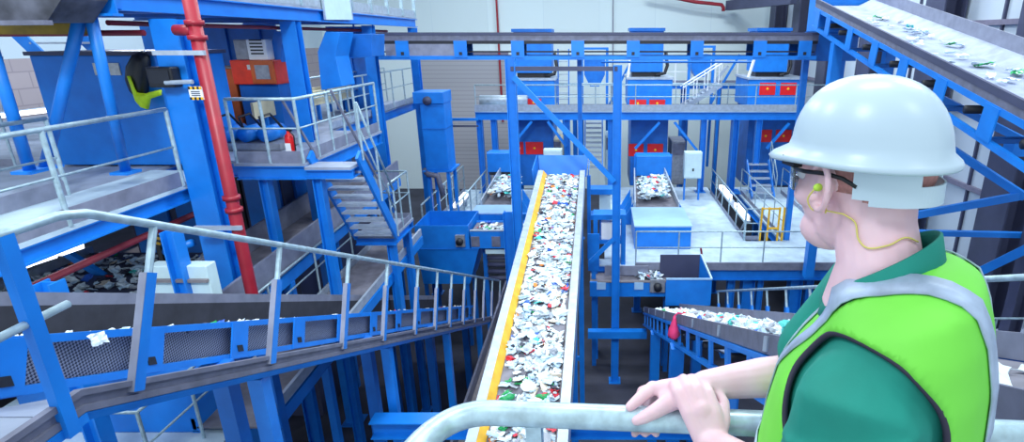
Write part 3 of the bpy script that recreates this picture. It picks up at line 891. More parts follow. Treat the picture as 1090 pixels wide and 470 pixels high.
# ------------------------------------------------------------------ lower left: conveyors under the platforms
def flat_conveyor(label, x0, x1, y0, y1, z0, z1, side=.3, belt='belt', side_m='toe', legs=3, frame='blue', name='belt_conveyor', deck=None):
    t = thing(name, label, 'conveyor', ((x0 + x1) / 2, y0, min(z0, z1) - .8))
    def P(x, y, dz): return Vector((x, y, z0 + (z1 - z0) * (y - y0) / (y1 - y0) + dz))
    def pl(xa, xb, za, zb):
        mb = MB(); return mb.hexa([P(xa, y0, za), P(xb, y0, za), P(xb, y1, za), P(xa, y1, za), P(xa, y0, zb), P(xb, y0, zb), P(xb, y1, zb), P(xa, y1, zb)])
    pl(x0 + .06, x1 - .06, -.03, 0).build('belt', belt, t)
    for xa, xb in ((x0, x0 + .05), (x1 - .05, x1)):
        pl(xa, xb, -.05, side).build('side_board', side_m, t)
        pl(xa - .02, xb + .02, -.28, -.07).build('frame_channel', frame, t)
    for i in range(legs):
        y = y0 + (y1 - y0) * (i + .5) / legs
        for x in (x0 + .03, x1 - .03):
            b = P(x, y, -.28)
            MB().bar((x, y, ZG), b, .12, .12).build('leg', frame, t)
    return t
flat_conveyor('grey sided lower conveyor running back under the stair landing', -6.6, -5.5, 7.2, 15, -2.15, -1.8, side=.42, legs=2)
flat_conveyor('wide pale conveyor sloping back below the left stairs', -5.4, -4.45, 6.2, 13.2, -3.1, -2.85, side=.12, belt='belt', side_m='galv', legs=2)
railing('railing beside the pale conveyor below the left stairs', [(-5.44, 6.8, -3.0), (-5.44, 11.5, -2.85)], sp=1.6, toe=0, h=.9)
flat_conveyor('dusty lower conveyor seen beneath the left descending conveyor', -2.75, -1.95, 6.6, 15, -5.6, -5.2, side=.25, belt='tan', side_m='galv_dk', frame='galv_dk', legs=2)
platform('pale lower floor deck at the bottom left behind the conveyor legs', -8.5, -4.9, 3.4, 7.2, -3.2, bh=.2, m='deck', sides='fr')
railing('short tube railing on the lower deck at bottom left', [(-6.6, 5.3, -3.2), (-5.2, 5.3, -3.2), (-5.2, 6.9, -3.2)], sp=1.0, toe=0, h=1.0)
t = thing('machine_casing', 'plain blue machine casing on the lower deck at bottom left', 'machine casing', (-6.3, 6.5, -3.2))
MB().box(-7.6, -5.3, 6.2, 7.1, -3.2, -2.35).build('shell', 'blue', t, bevel=.02)
MB().box(-7.65, -5.25, 6.15, 7.15, -2.35, -2.3).build('lid', 'blue_deep', t)
t = thing('cover_plate_box', 'pale grey sheet metal box behind the left descending conveyor', 'box', (-6.0, 6.6, -2.1))
a = at(165, 318, Y=6.9); b = at(219, 283, Y=6.9)
MB().box(a.x, b.x, 6.9, 7.1, a.z - .5, b.z).build('shell', 'cab', t, bevel=.015)
MB().box(a.x, b.x, 6.85, 6.9, b.z - .22, b.z - .18).build('edge_bar', 'tan', t)
t = thing('light_fitting', 'bright fluorescent tube fitting under the left walkway', 'light', (-6.1, 5, -.8))
for (p, q) in (((8, 277), (30, 270)), ((32, 269), (57, 261)), ((62, 259), (86, 251))):
    a = at(p[0], p[1] + 10, X=-6.45); b = at(q[0], q[1] + 10, X=-6.45)
    MB().bar(a, b, .08, .07).build('tube', 'tubelight', t)
a = at(6, 287, X=-6.45); b = at(90, 260, X=-6.45)
MB().bar(a + Vector((0, 0, .06)), b + Vector((0, 0, .06)), .12, .04).build('tray', 'galv', t)
for i, y in enumerate((3.6, 5.9, 6.7)):
    MB().bar(lerp(a, b, i / 2) + Vector((0, 0, .08)), lerp(a, b, i / 2) + Vector((0, 0, .3)), .03, .03).build('hanger', 'galv', t)
a = at(-20, 40, Y=9)
t = thing('light_fitting', 'fluorescent fitting glowing behind the far left railing', 'light', at(20, 122, Y=11.5))
MB().bar(at(-6, 124, Y=11.5), at(52, 117, Y=11.5), .1, .09).build('tube', 'tubelight', t)
MB().bar(at(-6, 121, Y=11.55), at(52, 114, Y=11.55), .14, .04).build('tray', 'galv', t)
for px, py in ((2, 120), (48, 115)): MB().bar(at(px, py, Y=11.56), at(px, py - 60, Y=11.56), .03, .03).build('hanger', 'galv', t)
G5 = 'blue posts under the left walkway'
for lab, x, y, z1 in (('slanted looking blue post under the near left walkway, behind the handrail bend', -5.7, 5.3, -.6), ('blue post under the left walkway beside the striped bollards', -5.6, 6.9, -.6), ('blue post under the left walkway near the light fitting', -6.6, 4.9, -.6)):
    column(lab, x, y, ZG, z1, .18, G5, name='support_post', cat='post')
t = thing('barrier_arm', 'blue ram arm beside black and yellow striped posts under the walkway', 'barrier', at(200, 262, Y=7.9))
MB().tube([at(176, 268, Y=7.9), at(205, 258, Y=7.9)], .06, 10).build('arm', 'blue', t, smooth=True)
for px in (170, 178):
    a = at(px, 262, Y=8.2); b = at(px, 246, Y=8.2)
    for i in range(6):
        MB().bar(lerp(a, b, i / 6), lerp(a, b, (i + 1) / 6), .07, .07).build('stripe', 'yellow' if i % 2 else 'black', t)
    MB().bar((a.x, a.y, -2.6), a, .07, .07).build('post', 'black', t)
spots = [Vector((-10.2 + 3 * rnd.random(), 8.5 + 2 * rnd.random(), -2.30)) for _ in range(170)]
t = thing('sorting_tray', 'shallow steel tray under the left walkway holding loose scrap', 'tray', (-8.7, 9.5, -2.45))
MB().box(-10.3, -7.1, 8.4, 10.6, -2.41, -2.35).build('floor_pan', 'navy', t)
for xx in (-10.3, -7.1): MB().box(xx - .03, xx + .03, 8.4, 10.6, -2.35, -2.2).build('side_lip', 'galv', t)
for xx in (-10.2, -7.2):
    for yy in (8.6, 10.4): MB().box(xx - .05, xx + .05, yy - .05, yy + .05, ZG, -2.41).build('leg', 'blue', t)
heap('mixed_waste', 'pale and dark scrap spread in the tray under the left walkway', spots, rnd, .4, .9)
beam('low blue diagonal stay at far left below the walkway', at(60, 262, Y=9.5), at(120, 300, Y=9.5), .1, .12, shape='bar', name='diagonal_brace', cat='brace')
# open stair in the far left background
t = thing('steel_stairs', 'steep blue stringer stair in the far left background', 'stairs', at(60, 80, Y=12.5))
p0, p1 = at(8, 26, Y=12.3), at(128, 140, Y=12.3)
q0, q1 = p0 + Vector((.4, 1.0, 0)), p1 + Vector((.4, 1.0, 0))
MB().bar(p0, p1, .05, .26).build('stringer', 'blue', t); MB().bar(q0, q1, .05, .26).build('stringer', 'blue', t)
for i in range(9):
    a = p0.lerp(p1, (i + .5) / 9); b = q0.lerp(q1, (i + .5) / 9)
    MB().bar(a, b, .22, .04).build('tread', 'galv', t)
# blue sheet partition and hopper walls behind the orange machine, under the upper deck
def ribbed(label, x0, x1, y, z0, z1, m='blue_deep', n=4):
    t = thing('hopper_wall', label, 'partition', ((x0 + x1) / 2, y, z0))
    MB().box(x0, x1, y, y + .06, z0, z1).build('sheet', m, t)
    for i in range(n):
        x = x0 + (x1 - x0) * (i + .5) / n
        MB().box(x - .04, x + .04, y - .07, y, z0, z1).build('rib', m, t)
    return t
ribbed('blue ribbed sheet wall behind the orange machine under the upper deck', -11.2, -7.9, 14.4, -.28, 2.1)
ribbed('dark blue sheet wall behind the wide chute under the upper deck', -7.85, -6.6, 16.95, -.25, 2.1, n=3)
platform('lower grey floor deck deep under the far left platform', -15.8, -10.6, 8.0, 19, -2.7, bh=.2, m='deck_grey', sides='f')
railing('railing on the lower grey floor under the far left platform', [(-14.5, 8.1, -2.7), (-10.7, 8.1, -2.7)], sp=1.0, toe=.12)
railing('second railing on the inner platform beside the cream conveyor', [(-7.15, 13.2, zL), (-7.15, 19.2, zL)], sp=1.0, toe=0)
beam('grey slanting tube stay crossing the landing railing', at(352, 96, X=-5.0), at(402, 190, X=-4.6), .05, .05, 'galv_dk', shape='tube', name='stay_tube', cat='brace')
beam('second grey tube stay below the landing railing', at(300, 106, X=-5.3), at(338, 168, X=-5.0), .045, .045, 'galv_dk', shape='tube', name='stay_tube', cat='brace')
t = thing('dark_blocker', 'added dark blocking box with blue front panels below the inner platform', 'blocking box', (-8.9, 13, ZG))
MB().box(-10.4, -6.9, 11.8, 17.5, ZG, -.62).build('shell', 'navy', t)  # invented dark body, added to cover the bright wall behind
for x0, x1 in ((-10.3, -9.5), (-9.3, -8.6), (-7.7, -6.95)):
    MB().box(x0, x1, 11.72, 11.8, -3.4, -.8).build('front_panel', 'blue', t, bevel=.01)
MB().box(-8.5, -7.8, 11.74, 11.8, -3.0, -1.0).build('opening', 'black', t)
for y in (12.2, 14.0, 15.8): MB().box(-6.9, -6.84, y, y + 1.2, -3.2, -.8).build('side_panel', 'blue_deep', t)
# ------------------------------------------------------------------ back gallery with the sorting machines
ZB = -0.91
railgrp = 'railings of the back gallery'
t = platform('long blue edged gallery in front of the three sorting machines', -4.85, 9.2, 22.0, 23.0, ZB, bh=.3, m='deck')
MB().box(-4.85, 9.2, 21.985, 22.0, ZB, ZB + .24).build('kick_plate', 'galv', t)
railing('front railing along the gallery of the sorting machines', [(-4.8, 22.02, ZB), (9.15, 22.02, ZB)], h=.98, sp=1.55, toe=0, r=.024)
t = thing('duct', 'grey horizontal duct behind the gallery railing at the left end', 'duct', (-3.9, 22.5, ZB))
MB().tube([(-4.8, 22.9, ZB + .3), (-2.9, 22.9, ZB + .3)], .22, 16).build('tube', 'galv', t, smooth=True)
for x in (-4.6, -3.2): MB().box(x, x + .08, 22.7, 23.0, ZB, ZB + .12).build('saddle', 'blue', t)
G = 'blue posts under the back gallery'
for lab, px in (('blue gallery post at the far left end of the gallery', 512), ('second blue gallery post from the left, behind the portal column', 527), ('wide blue gallery post right of the first sorting machine', 604), ('blue gallery post left of the second sorting machine', 650), ('blue gallery post right of the second sorting machine', 748), ('wide blue gallery post left of the third sorting machine', 781), ('blue gallery post at the third sorting machine doorway', 806)):
    p = at(px, 150, Y=22.15)
    column(lab, p.x, 22.15, -4.2, ZB - .36, .26 if 'wide' not in lab else .5, G, d=.22, name='gallery_post', cat='post')
for lab, a, b in (('knee brace under the gallery left of the first red hatches', (548, 151), (566, 129)), ('long knee brace under the gallery right of the first machine', (583, 129), (603, 156)), ('knee brace under the gallery crossing the second red hatches', (676, 158), (702, 130)), ('knee brace under the gallery right of the second machine', (718, 130), (742, 160)), ('knee brace under the gallery crossing the third red hatches', (816, 158), (840, 131))):
    beam(lab, at(*a, Y=22.08), at(*b, Y=22.08), .09, .1, shape='bar', name='knee_brace', cat='brace', group='knee braces of the back gallery')

def sorter(ordinal, desc, body, chute_, top, hat_u, hat_l, lip, hy=None):
    Y = 23.1
    t = thing('sorting_machine', desc, 'sorting machine', at((body[0] + body[2]) / 2, 170, Y=Y))
    a = at(body[0], body[3], Y=Y); b = at(body[2], body[1], Y=Y)
    MB().box(a.x, b.x, Y, Y + 2.2, ZB + .02, b.z).build('upper_body', 'blue', t, bevel=.02)
    MB().box(a.x - .06, b.x + .06, Y - .05, Y + 2.25, b.z - .02, b.z + .06).build('rim', 'galv', t)
    MB().box(a.x + .15, b.x - .1, Y + .05, Y + 2.2, -4.2, ZB).build('lower_body', 'blue_deep', t, bevel=.02)
    c = at(chute_[0], chute_[3], Y=Y + .35); d = at(chute_[2], chute_[1], Y=Y + .35)
    MB().box(c.x, d.x, Y + .35, Y + 1.7, b.z + .25, d.z).build('feed_chute', 'blue', t, bevel=.02)
    MB().box(c.x + .08, d.x - .08, Y + .45, Y + 1.6, b.z + .04, b.z + .25).build('shaded_gap', 'black', t)  # black block stands in for the shaded gap below the chute
    MB().box(c.x - .06, d.x + .04, Y + .28, Y + 1.76, d.z, d.z + .12).build('chute_flange', 'blue_deep', t)
    # bent vent hose right of the chute
    MB().tube([(d.x + .12, Y + .6, d.z - .8), (d.x + .2, Y + .55, b.z + .5), (d.x + .1, Y + .5, b.z + .2), (d.x - .3, Y + .4, b.z + .12)], .07, 8).build('vent_hose', 'black', t, smooth=True)
    MB().bar((a.x + .02, Y + .2, b.z + .05), (c.x, Y + .4, b.z + .9), .06, .1).build('stay', 'white', t)
    for (x0, y0, x1, y1) in hat_u:
        p = at(x0, y1, Y=Y - .02); q = at(x1, y0, Y=Y - .02)
        h = MB().box(p.x, q.x, Y - .03, Y, p.z, q.z).build('hatch', 'red', t); h['label'] = 'signal red hatch'
        MB().ball(((p.x + q.x) / 2, Y - .035, (p.z + q.z) / 2), .05, .02, .05, nu=8, nv=6).build('hatch_knob', 'yellow', h)
    for (x0, y0, x1, y1) in hat_l:
        p = at(x0, y1, Y=Y + .03); q = at(x1, y0, Y=Y + .03)
        h = MB().box(p.x, q.x, Y + .02, Y + .05, p.z, q.z).build('hatch', 'red', t); h['label'] = 'signal red hatch'
        MB().ball(((p.x + q.x) / 2, Y + .015, (p.z + q.z) / 2), .05, .02, .05, nu=8, nv=6).build('hatch_knob', 'yellow', h)
    return t
sorter(1, 'leftmost blue sorting machine, behind the left portal column, with red hatches', (546, 85, 590, 112), (548, 34, 586, 78), 30, [(548, 105, 557, 113), (560, 105, 576, 113)], [(549, 151, 557, 164), (560, 151, 578, 164)], 0)
sorter(2, 'middle blue sorting machine with red hatches under the cross conveyor', (668, 84, 716, 112), (671, 33, 707, 78), 30, [(670, 106, 688, 114), (691, 106, 708, 114)], [(669, 153, 685, 166), (689, 153, 706, 166)], 0)
sorter(3, 'rightmost blue sorting machine with two bright red hatches beside the white helmet', (795, 84, 857, 112), (803, 33, 842, 78), 30, [(808, 88, 826, 101), (830, 88, 848, 101)], [(808, 138, 822, 151), (825, 138, 843, 151)], 0)

# small hoppers on legs further back
def far_hopper(label, x0, x1, y0, y1, Y):
    t = thing('legged_hopper', label, 'hopper', at((x0 + x1) / 2, 118, Y=Y), 'small hoppers behind the sorting machines')
    a = at(x0, y1, Y=Y); b = at(x1, y0, Y=Y); zc = a.z + (b.z - a.z) * .4
    def ring(k, z): 
        cx = (a.x + b.x) / 2; hw = (b.x - a.x) / 2 * k
        return [Vector((cx - hw, Y, z)), Vector((cx + hw, Y, z)), Vector((cx + hw, Y + 1.2 * k, z)), Vector((cx - hw, Y + 1.2 * k, z))]
    MB().loft([ring(.45, a.z), ring(1, zc), ring(1, b.z)]).build('shell', 'blue', t)
    for x in (a.x - .1, b.x + .1):
        MB().bar((x, Y - .1, -4.2), (x, Y - .1, b.z + .4), .12, .12).build('leg', 'blue', t)
    MB().bar((a.x - .1, Y - .1, b.z + .35), (b.x + .1, Y - .1, b.z + .35), .1, .1).build('cross_bar', 'blue', t)
    MB().bar((b.x + .1, Y - .12, zc - 1.6), (b.x + 1.3, Y - .12, b.z), .08, .1).build('stay', 'blue', t)
far_hopper('small blue hopper on legs between first and second sorting machines', 622, 644, 60, 92, 27)
far_hopper('small blue hopper on legs between second and third sorting machines', 735, 757, 58, 82, 27)
platform('far catwalk behind the sorting machines', -3.5, 8.5, 25.6, 26.6, -1.2, bh=.25, m='deck')
railing('far catwalk railing visible between the sorting machines', [(-3.4, 25.62, -1.2), (8.4, 25.62, -1.2)], h=1.05, sp=1.3, toe=.14, r=.03)
railing('upper white railing seen between second and third machines', [(2.9, 27.6, -.3), (6.6, 27.6, -.3)], h=1.0, sp=.75, toe=.14, r=.03, m='white')
platform('high catwalk under the upper white railing at the back', 2.8, 6.7, 27.6, 28.6, -.3, bh=.2, m='deck')
beam('slanting pale lattice stay behind the cross conveyor', at(745, 105, Y=26.9), at(775, 70, Y=26.9), .1, .12, 'galv', shape='bar', name='diagonal_brace', cat='brace')
for lab, px, Y in (('catwalk support post between first and second machines', 612, 25.7), ('catwalk support post between second and third machines', 728, 25.7), ('catwalk support post near the left end of the catwalk', 552, 26.4), ('high catwalk post at its left end', 726, 28.4), ('high catwalk post at its right end', 764, 28.4)):
    p = at(px, 120, Y=Y); column(lab, p.x, Y, -7.2, -1.46 if Y < 27 else -.56, .2, 'posts under the far catwalks', name='support_post', cat='post')
# open stair behind the gallery
t = thing('steel_stairs', 'pale open stairs seen under the gallery right of the first machine', 'stairs', at(632, 178, Y=22.6))
for i in range(10):
    p = at(632, 177 - i * 5.2, Y=22.5 + i * .12)
    MB().box(p.x - .32, p.x + .32, p.y - .12, p.y + .12, p.z - .05, p.z).build('tread', 'galv', t)
a = at(632, 182, Y=22.5); b = at(632, 127, Y=23.7)
for s in (-.36, .36): MB().bar(a + Vector((s, 0, 0)), b + Vector((s, 0, 0)), .05, .2).build('stringer', 'blue', t)
# distant worker is a pale helmet over hi vis, simple grey casings beside the machines
for lab, x0, x1, y0, y1, m in (('pale grey machine casing under the gallery right of the second machine', 714, 730, 150, 176, 'steel'), ('grey machine casing under the gallery left of the second machine', 644, 655, 144, 176, 'cab'), ('beige casing under the gallery behind the knee brace of first machine', 587, 598, 148, 176, 'cream')):
    a = at(x0, y1, Y=23.3); b = at(x1, y0, Y=23.3)
    t = thing('machine_casing', lab, 'machine casing', (a.x, 23.3, -4.2))
    MB().box(a.x, b.x, 23.3, 24.6, -4.2, b.z).build('shell', m, t, bevel=.03)
    MB().box(a.x + .05, b.x - .05, 23.27, 23.3, b.z - .6, b.z - .1).build('access_panel', 'galv_dk', t)
# ------------------------------------------------------------------ middle platform
ZW = -4.2
t = thing('raised_platform', 'broad pale working platform with blue front beam at right of centre', 'platform', (5, 18, ZW - .4))
for bx in ((0.55, 9.2, 14.25, 16.3), (.55, 4.55, 16.3, 22.9), (5.65, 9.2, 16.3, 22.9)):
    MB().box(*bx, ZW - .06, ZW).build('deck_plate', 'deck', t)
MB().ibeam((.55, 14.33, ZW - .24), (9.15, 14.33, ZW - .24), .15, .34).build('front_beam', 'blue', t)
MB().box(1.0, 9.2, 14.2, 14.25, ZW - .08, ZW + .14).build('kick_plate', 'toe', t)
for x in (4.5, 5.7): MB().ibeam((x, 16.3, ZW - .2), (x, 22.8, ZW - .2), .12, .26).build('slot_beam', 'blue', t)
for y in (16.2, 18.5, 21):
    MB().ibeam((.7, y, ZW - .2), (4.4, y, ZW - .2), .12, .24).build('joist', 'blue_deep', t)
    MB().ibeam((5.8, y, ZW - .2), (9.15, y, ZW - .2), .12, .24).build('joist', 'blue_deep', t)
railing('front railing of the pale working platform', [(1.0, 14.27, ZW), (9.15, 14.27, ZW)], h=1.02, sp=1.2, toe=0, r=.022)
railing('left railing of the slot in the pale platform', [(4.5, 16.4, ZW), (4.5, 21.9, ZW)], h=1.02, sp=1.1, toe=.14)
railing('right railing of the slot in the pale platform', [(5.72, 16.4, ZW), (5.72, 21.9, ZW)], h=1.02, sp=1.1, toe=.14)
railing('far right railing along the pale platform behind the worker\'s helmet', [(7.35, 15.4, ZW), (7.35, 21.9, ZW)], h=1.05, sp=1.1, toe=.14)
railing('short front railing of the slot beside the yellow gate', [(4.52, 16.36, ZW), (4.95, 16.36, ZW)], h=1.02, sp=.4, toe=.14)
t = thing('safety_gate', 'yellow safety gate at the front of the platform slot', 'gate', (5.3, 16.34, ZW))
for x in (4.98, 5.2, 5.52, 5.66): MB().bar((x, 16.34, ZW), (x, 16.34, ZW + 1.08), .05, .05).build('post', 'yellow', t)
for z in (.42, 1.05): MB().bar((5.2, 16.3, ZW + z), (5.52, 16.3, ZW + z), .05, .05).build('rail', 'yellow', t)
MB().bar((4.98, 16.3, ZW + 1.05), (5.2, 16.3, ZW + 1.05), .04, .04).build('rail', 'yellow', t)
G = 'blue posts under the pale working platform'
for lab, px, w in (('first blue post under the platform front, right of the open trough', 777, .2), ('second blue post under the platform front, thick one', 795, .34), ('slim blue post under the platform front, third from the trough', 808, .16), ('thick blue post under the platform front near the worker', 845, .34), ('blue post under the platform front beside the worker\'s collar', 860, .2), ('blue post under the platform front hidden by the worker', 930, .3)):
    p = at(px, 310, Y=14.6); column(lab, p.x, 14.6, ZG, ZW - .45, w, G, name='support_post', cat='post')
for i, (x, y) in enumerate(((1.3, 17.5), (1.3, 21.5), (4.2, 19), (6.2, 21), (9.0, 18))):
    column(('blue post deep under the pale platform, ' + ['left near', 'left far', 'by the slot', 'right of the slot', 'by the side wall'][i]), x, y, ZG, ZW - .35, .22, G, name='support_post', cat='post')
# stair from platform to gallery
t = thing('steel_stairs', 'short pale steps at the far end of the platform left of the third machine', 'stairs', (6.3, 21.6, ZW))
for i in range(5):
    MB().box(5.95, 6.75, 21.0 + i * .24, 21.22 + i * .24, ZW + .22 + i * .23, ZW + .27 + i * .23).build('tread', 'galv', t)
for x in (5.92, 6.78): MB().bar((x, 20.9, ZW + .1), (x, 22.1, ZW + 1.3), .05, .2).build('stringer', 'blue', t)
railing('rail beside the short pale steps at far right', [(6.82, 20.9, ZW), (6.82, 22.0, ZW + 1.1)], h=1.0, sp=.8, toe=0, name='stair_handrail')
# infeed lines: screen box, hood and waste chute
def infeed(label, x0, x1, yf, yp, ztop, y_h, hoodpx, adj):
    t = thing('screen_box', label, 'screen box', ((x0 + x1) / 2, yf, ZW))
    MB().box(x0, x1, yf, yp, ZW, ztop).build('casing', 'blue', t, bevel=.015)
    MB().box(x0 - .02, x1 + .02, yf - .02, yp, ztop, ztop + .04).build('cover_plate', 'blue_light', t)
    mb = MB(); mb.hexa([(x0 + .15, yp, ztop - .1), (x1 - .15, yp, ztop - .1), (x1 - .3, y_h, -3.25), (x0 + .3, y_h, -3.25), (x0 + .15, yp, ztop), (x1 - .15, yp, ztop), (x1 - .3, y_h, -3.2), (x0 + .3, y_h, -3.2)])
    mb.build('belt', 'belt', t)
    for x, s in ((x0 + .1, 1), (x1 - .1, -1)):
        MB().prism([(x, yp, ztop - .3), (x + s * .15, y_h, -3.5), (x + s * .15, y_h, -2.85), (x, yp, ztop + .2)], (.04 * s, 0, 0)).build('side_board', 'galv', t)
        for i in range(3):
            y = yp + .4 + i * .9
            MB().prism([(x - s * .02, y, ZW), (x - s * .45, y, ZW), (x - s * .02, y, ZW + .75)], (0, .08, 0)).build('gusset', 'blue', t)
    a = at(hoodpx[0], hoodpx[3], Y=y_h); b = at(hoodpx[2], hoodpx[1], Y=y_h)
    h = thing('chute_hood', adj, 'hood', ((a.x + b.x) / 2, y_h, a.z))
    MB().box(a.x, b.x, y_h, y_h + .7, a.z, b.z).build('hood', 'blue', h, bevel=.015)
    MB().box(a.x + .06, b.x - .06, y_h + .02, y_h + .6, a.z - .12, a.z).build('rubber_flap', 'dark', h)
    for x in (a.x - .03, b.x + .03): MB().bar((x, y_h + .35, ZW), (x, y_h + .35, b.z), .06, .06).build('leg', 'blue', h)
    return a, b
infeed('blue screen box with pale top plate on the platform right of the portal column', 1.05, 2.72, 15.6, 17.5, -3.5, 20.6, (677, 166, 715, 187), 'blue hood over the waste chute in front of the middle sorting machine')
rnd = random.Random(3)
heap('mixed_waste', 'bright heap of pale scrap under the hood of the middle infeed', [Vector((1.4 + .98 * rnd.random(), 17.9 + 2.6 * rnd.random(), -3.3 + .24 * rnd.random())) for _ in range(300)], rnd, .6, 1.2)
platform('pale platform left of the central belt behind the big blue bin', -5.6, -1.9, 16.6, 22.5, ZW, bh=.25, m='deck')
for i, (x, y) in enumerate(((-5.4, 16.9), (-2.1, 17.2), (-5.4, 22), (-2.1, 22))):
    column('blue post under the left pale platform, ' + ['near left', 'near right by the belt', 'far left', 'far right'][i], x, y, ZG, ZW - .3, .2, 'posts under the left pale platform', name='support_post', cat='post')
infeed('blue screen box with pale top plate left of the central belt', -4.0, -2.75, 16.7, 17.6, -3.45, 20.6, (519, 163, 547, 183), 'blue hood over the waste chute in front of the leftmost sorting machine')
heap('mixed_waste', 'bright heap of pale scrap under the hood of the left infeed', [Vector((-3.65 + .75 * rnd.random(), 18.0 + 2.5 * rnd.random(), -3.24 + .2 * rnd.random())) for _ in range(220)], rnd, .6, 1.2)
railing('inner railing along the left pale platform beside the infeed', [(-4.45, 16.7, ZW), (-4.45, 22.3, ZW)], h=1.05, sp=1.0, toe=.14, r=.03)
railing('outer railing along the left pale platform near the tall blue box', [(-5.55, 16.7, ZW), (-5.55, 22.3, ZW)], h=1.05, sp=1.0, toe=.14, r=.03)
t = thing('light_fitting', 'white light fitting along the railing left of the left infeed', 'light', (-5, 19, -3.6))
MB().bar((-5.0, 18.6, -3.75), (-5.0, 20.2, -3.75), .16, .12).build('tube', 'tubelight', t)
MB().bar((-5.0, 18.6, -3.87), (-5.0, 20.2, -3.87), .22, .1).build('tray', 'galv', t)
for y in (18.7, 20.1): MB().box(-5.04, -4.96, y - .04, y + .04, ZW, -3.92).build('stand', 'galv', t)
t = thing('light_fitting', 'long white light fitting inside the slot of the pale platform', 'light', (4.9, 18.6, -3.8))
for y in (17.1, 19.6):
    MB().bar((4.75, y, -3.7), (4.75, y + 1.5, -3.7), .16, .12).build('tube', 'tubelight', t)
MB().bar((4.75, 17.0, -3.8), (4.75, 21.2, -3.8), .2, .06).build('tray', 'galv', t)
for y in (17.2, 21.0): MB().bar((4.75, y, -3.8), (4.56, y, -4.25), .05, .05).build('bracket', 'galv', t)
# big blue bin and cross conveyor left of the central belt
t = thing('collection_bin', 'big open blue steel bin left of the central belt', 'bin', (-4.5, 15.6, -5.1))
def wallp(nm, pts, off): MB().prism(pts, off).build(nm, 'blue', t)
bx0, bx1, by0, by1 = -5.24, -3.72, 15.0, 16.45
zr, zm, zb = -3.26, -3.95, -5.1
wallp('front_plate', [(bx0, by0, zm), (bx1, by0, zm), (bx1, by0, zr), (bx0, by0, zr)], (0, .03, 0))
wallp('back_plate', [(bx0, by1, zm), (bx1, by1, zm), (bx1, by1, zr), (bx0, by1, zr)], (0, -.03, 0))
wallp('side_plate', [(bx0, by0 + .03, zm), (bx0, by1 - .03, zm), (bx0, by1 - .03, zr), (bx0, by0 + .03, zr)], (.03, 0, 0))
wallp('side_plate', [(bx1, by0 + .03, zm), (bx1, by1 - .03, zm), (bx1, by1 - .03, zr), (bx1, by0 + .03, zr)], (-.03, 0, 0))
MB().loft([[Vector((bx0, by0, zm - .02)), Vector((bx1 + .25, by0, zm - .02)), Vector((bx1 + .25, by1, zm - .02)), Vector((bx0, by1, zm - .02))],
           [Vector((bx0 + .05, by0 + .1, zb)), Vector((bx1 - .1, by0 + .1, zb)), Vector((bx1 - .1, by1 - .2, zb)), Vector((bx0 + .05, by1 - .2, zb))]]).build('tapered_bottom', 'blue', t)
MB().box(bx0 - .03, bx1 + .27, by0 - .03, by1 + .02, zm - .03, zm + .0).build('flange', 'blue_deep', t)
for x in (bx0 + .1, bx1 - .2):
    for y in (by0 + .2, by1 - .35): MB().bar((x, y, ZG), (x, y, zb), .1, .1).build('leg', 'blue_deep', t)
t = thing('cross_conveyor', 'blue cross conveyor with round motor running from the bin to the central belt', 'conveyor', (-2.9, 15.3, -4.2))
MB().box(-3.68, -2.12, 15.0, 15.06, -3.95, -3.42).build('side_frame', 'blue', t, bevel=.008)
MB().box(-3.68, -2.12, 15.9, 15.96, -3.95, -3.42).build('side_frame', 'blue', t)
MB().box(-3.66, -2.14, 15.06, 15.9, -3.5, -3.46).build('belt', 'belt', t)
MB().box(-3.68, -2.12, 14.98, 15.06, -3.42, -3.39).build('top_edge', 'galv', t)
a = at(490, 256, Y=14.95)
MB().box(a.x - .13, a.x + .13, 14.9, 15.0, a.z - .17, a.z + .17).build('motor_plate', 'steel', t)
MB().cyl((a.x, 14.8, a.z), (a.x, 14.98, a.z), .1, seg=14).build('motor', 'dark', t, smooth=True)
for px in (506, 528):
    b = at(px, 257, Y=14.98); MB().box(b.x - .12, b.x + .12, 14.97, 15.0, b.z - .15, b.z + .15).build('guard_panel', 'galv_dk', t)
for x in (-3.4, -2.2): MB().bar((x, 15.5, ZG), (x, 15.5, -3.95), .12, .12).build('leg', 'blue_deep', t)
MB().box(-3.3, -2.5, 15.1, 15.8, -4.15, -4.02).build('drip_tray', 'cab', t)
for i in range(4): MB().tube([(-3.3, 15.3, -4.35 - i * .22), (-2.5, 15.3, -4.35 - i * .22)], .07, 8).build('roller', 'navy', t, smooth=True)
heap('mixed_waste', 'thin layer of scrap on the blue cross conveyor left of centre', [Vector((-3.5 + 1.3 * rnd.random(), 15.15 + .65 * rnd.random(), -3.42)) for _ in range(45)], rnd, .5, .9)
column('blue post with side arm between cross conveyor and central belt', -2.42, 14.2, ZG, -2.6, .26, m='blue')
beam('short blue arm reaching from that post to the central belt', (-2.28, 14.2, -2.72), (-1.75, 14.2, -2.72), .16, .16, shape='bar')
# tall blue elevator box
t = thing('elevator_casing', 'tall narrow blue elevator casing in front of the grey shutter', 'elevator casing', (-5.2, 18, -4.2))
a = at(453, 175, Y=17.6); b = at(471, 98, Y=17.6)
MB().box(a.x, b.x, 17.6, 18.5, at(460, 181, Y=17.6).z, b.z - .35).build('shell', 'blue', t, bevel=.015)
MB().box(a.x - .18, b.x + .02, 17.55, 18.55, b.z - .35, b.z).build('head', 'blue', t, bevel=.015)
for z in (b.z - 1.15,): MB().box(a.x - .01, b.x + .01, 17.58, 18.52, z, z + .04).build('seam_flange', 'blue_deep', t)
c = at(455, 107, Y=17.54); MB().cyl((c.x, 17.45, c.z), (c.x, 17.56, c.z), .13, seg=14).build('motor', 'navy', t, smooth=True)
zq = at(460, 181, Y=17.6).z
MB().tube([(a.x - .1, 17.8, zq - .05), (a.x + .1, 17.45, zq - .1), (a.x + .4, 17.45, zq - .15), (a.x + .5, 17.5, zq - .8)], .09, 10).build('hose', 'galv_dk', t, smooth=True)
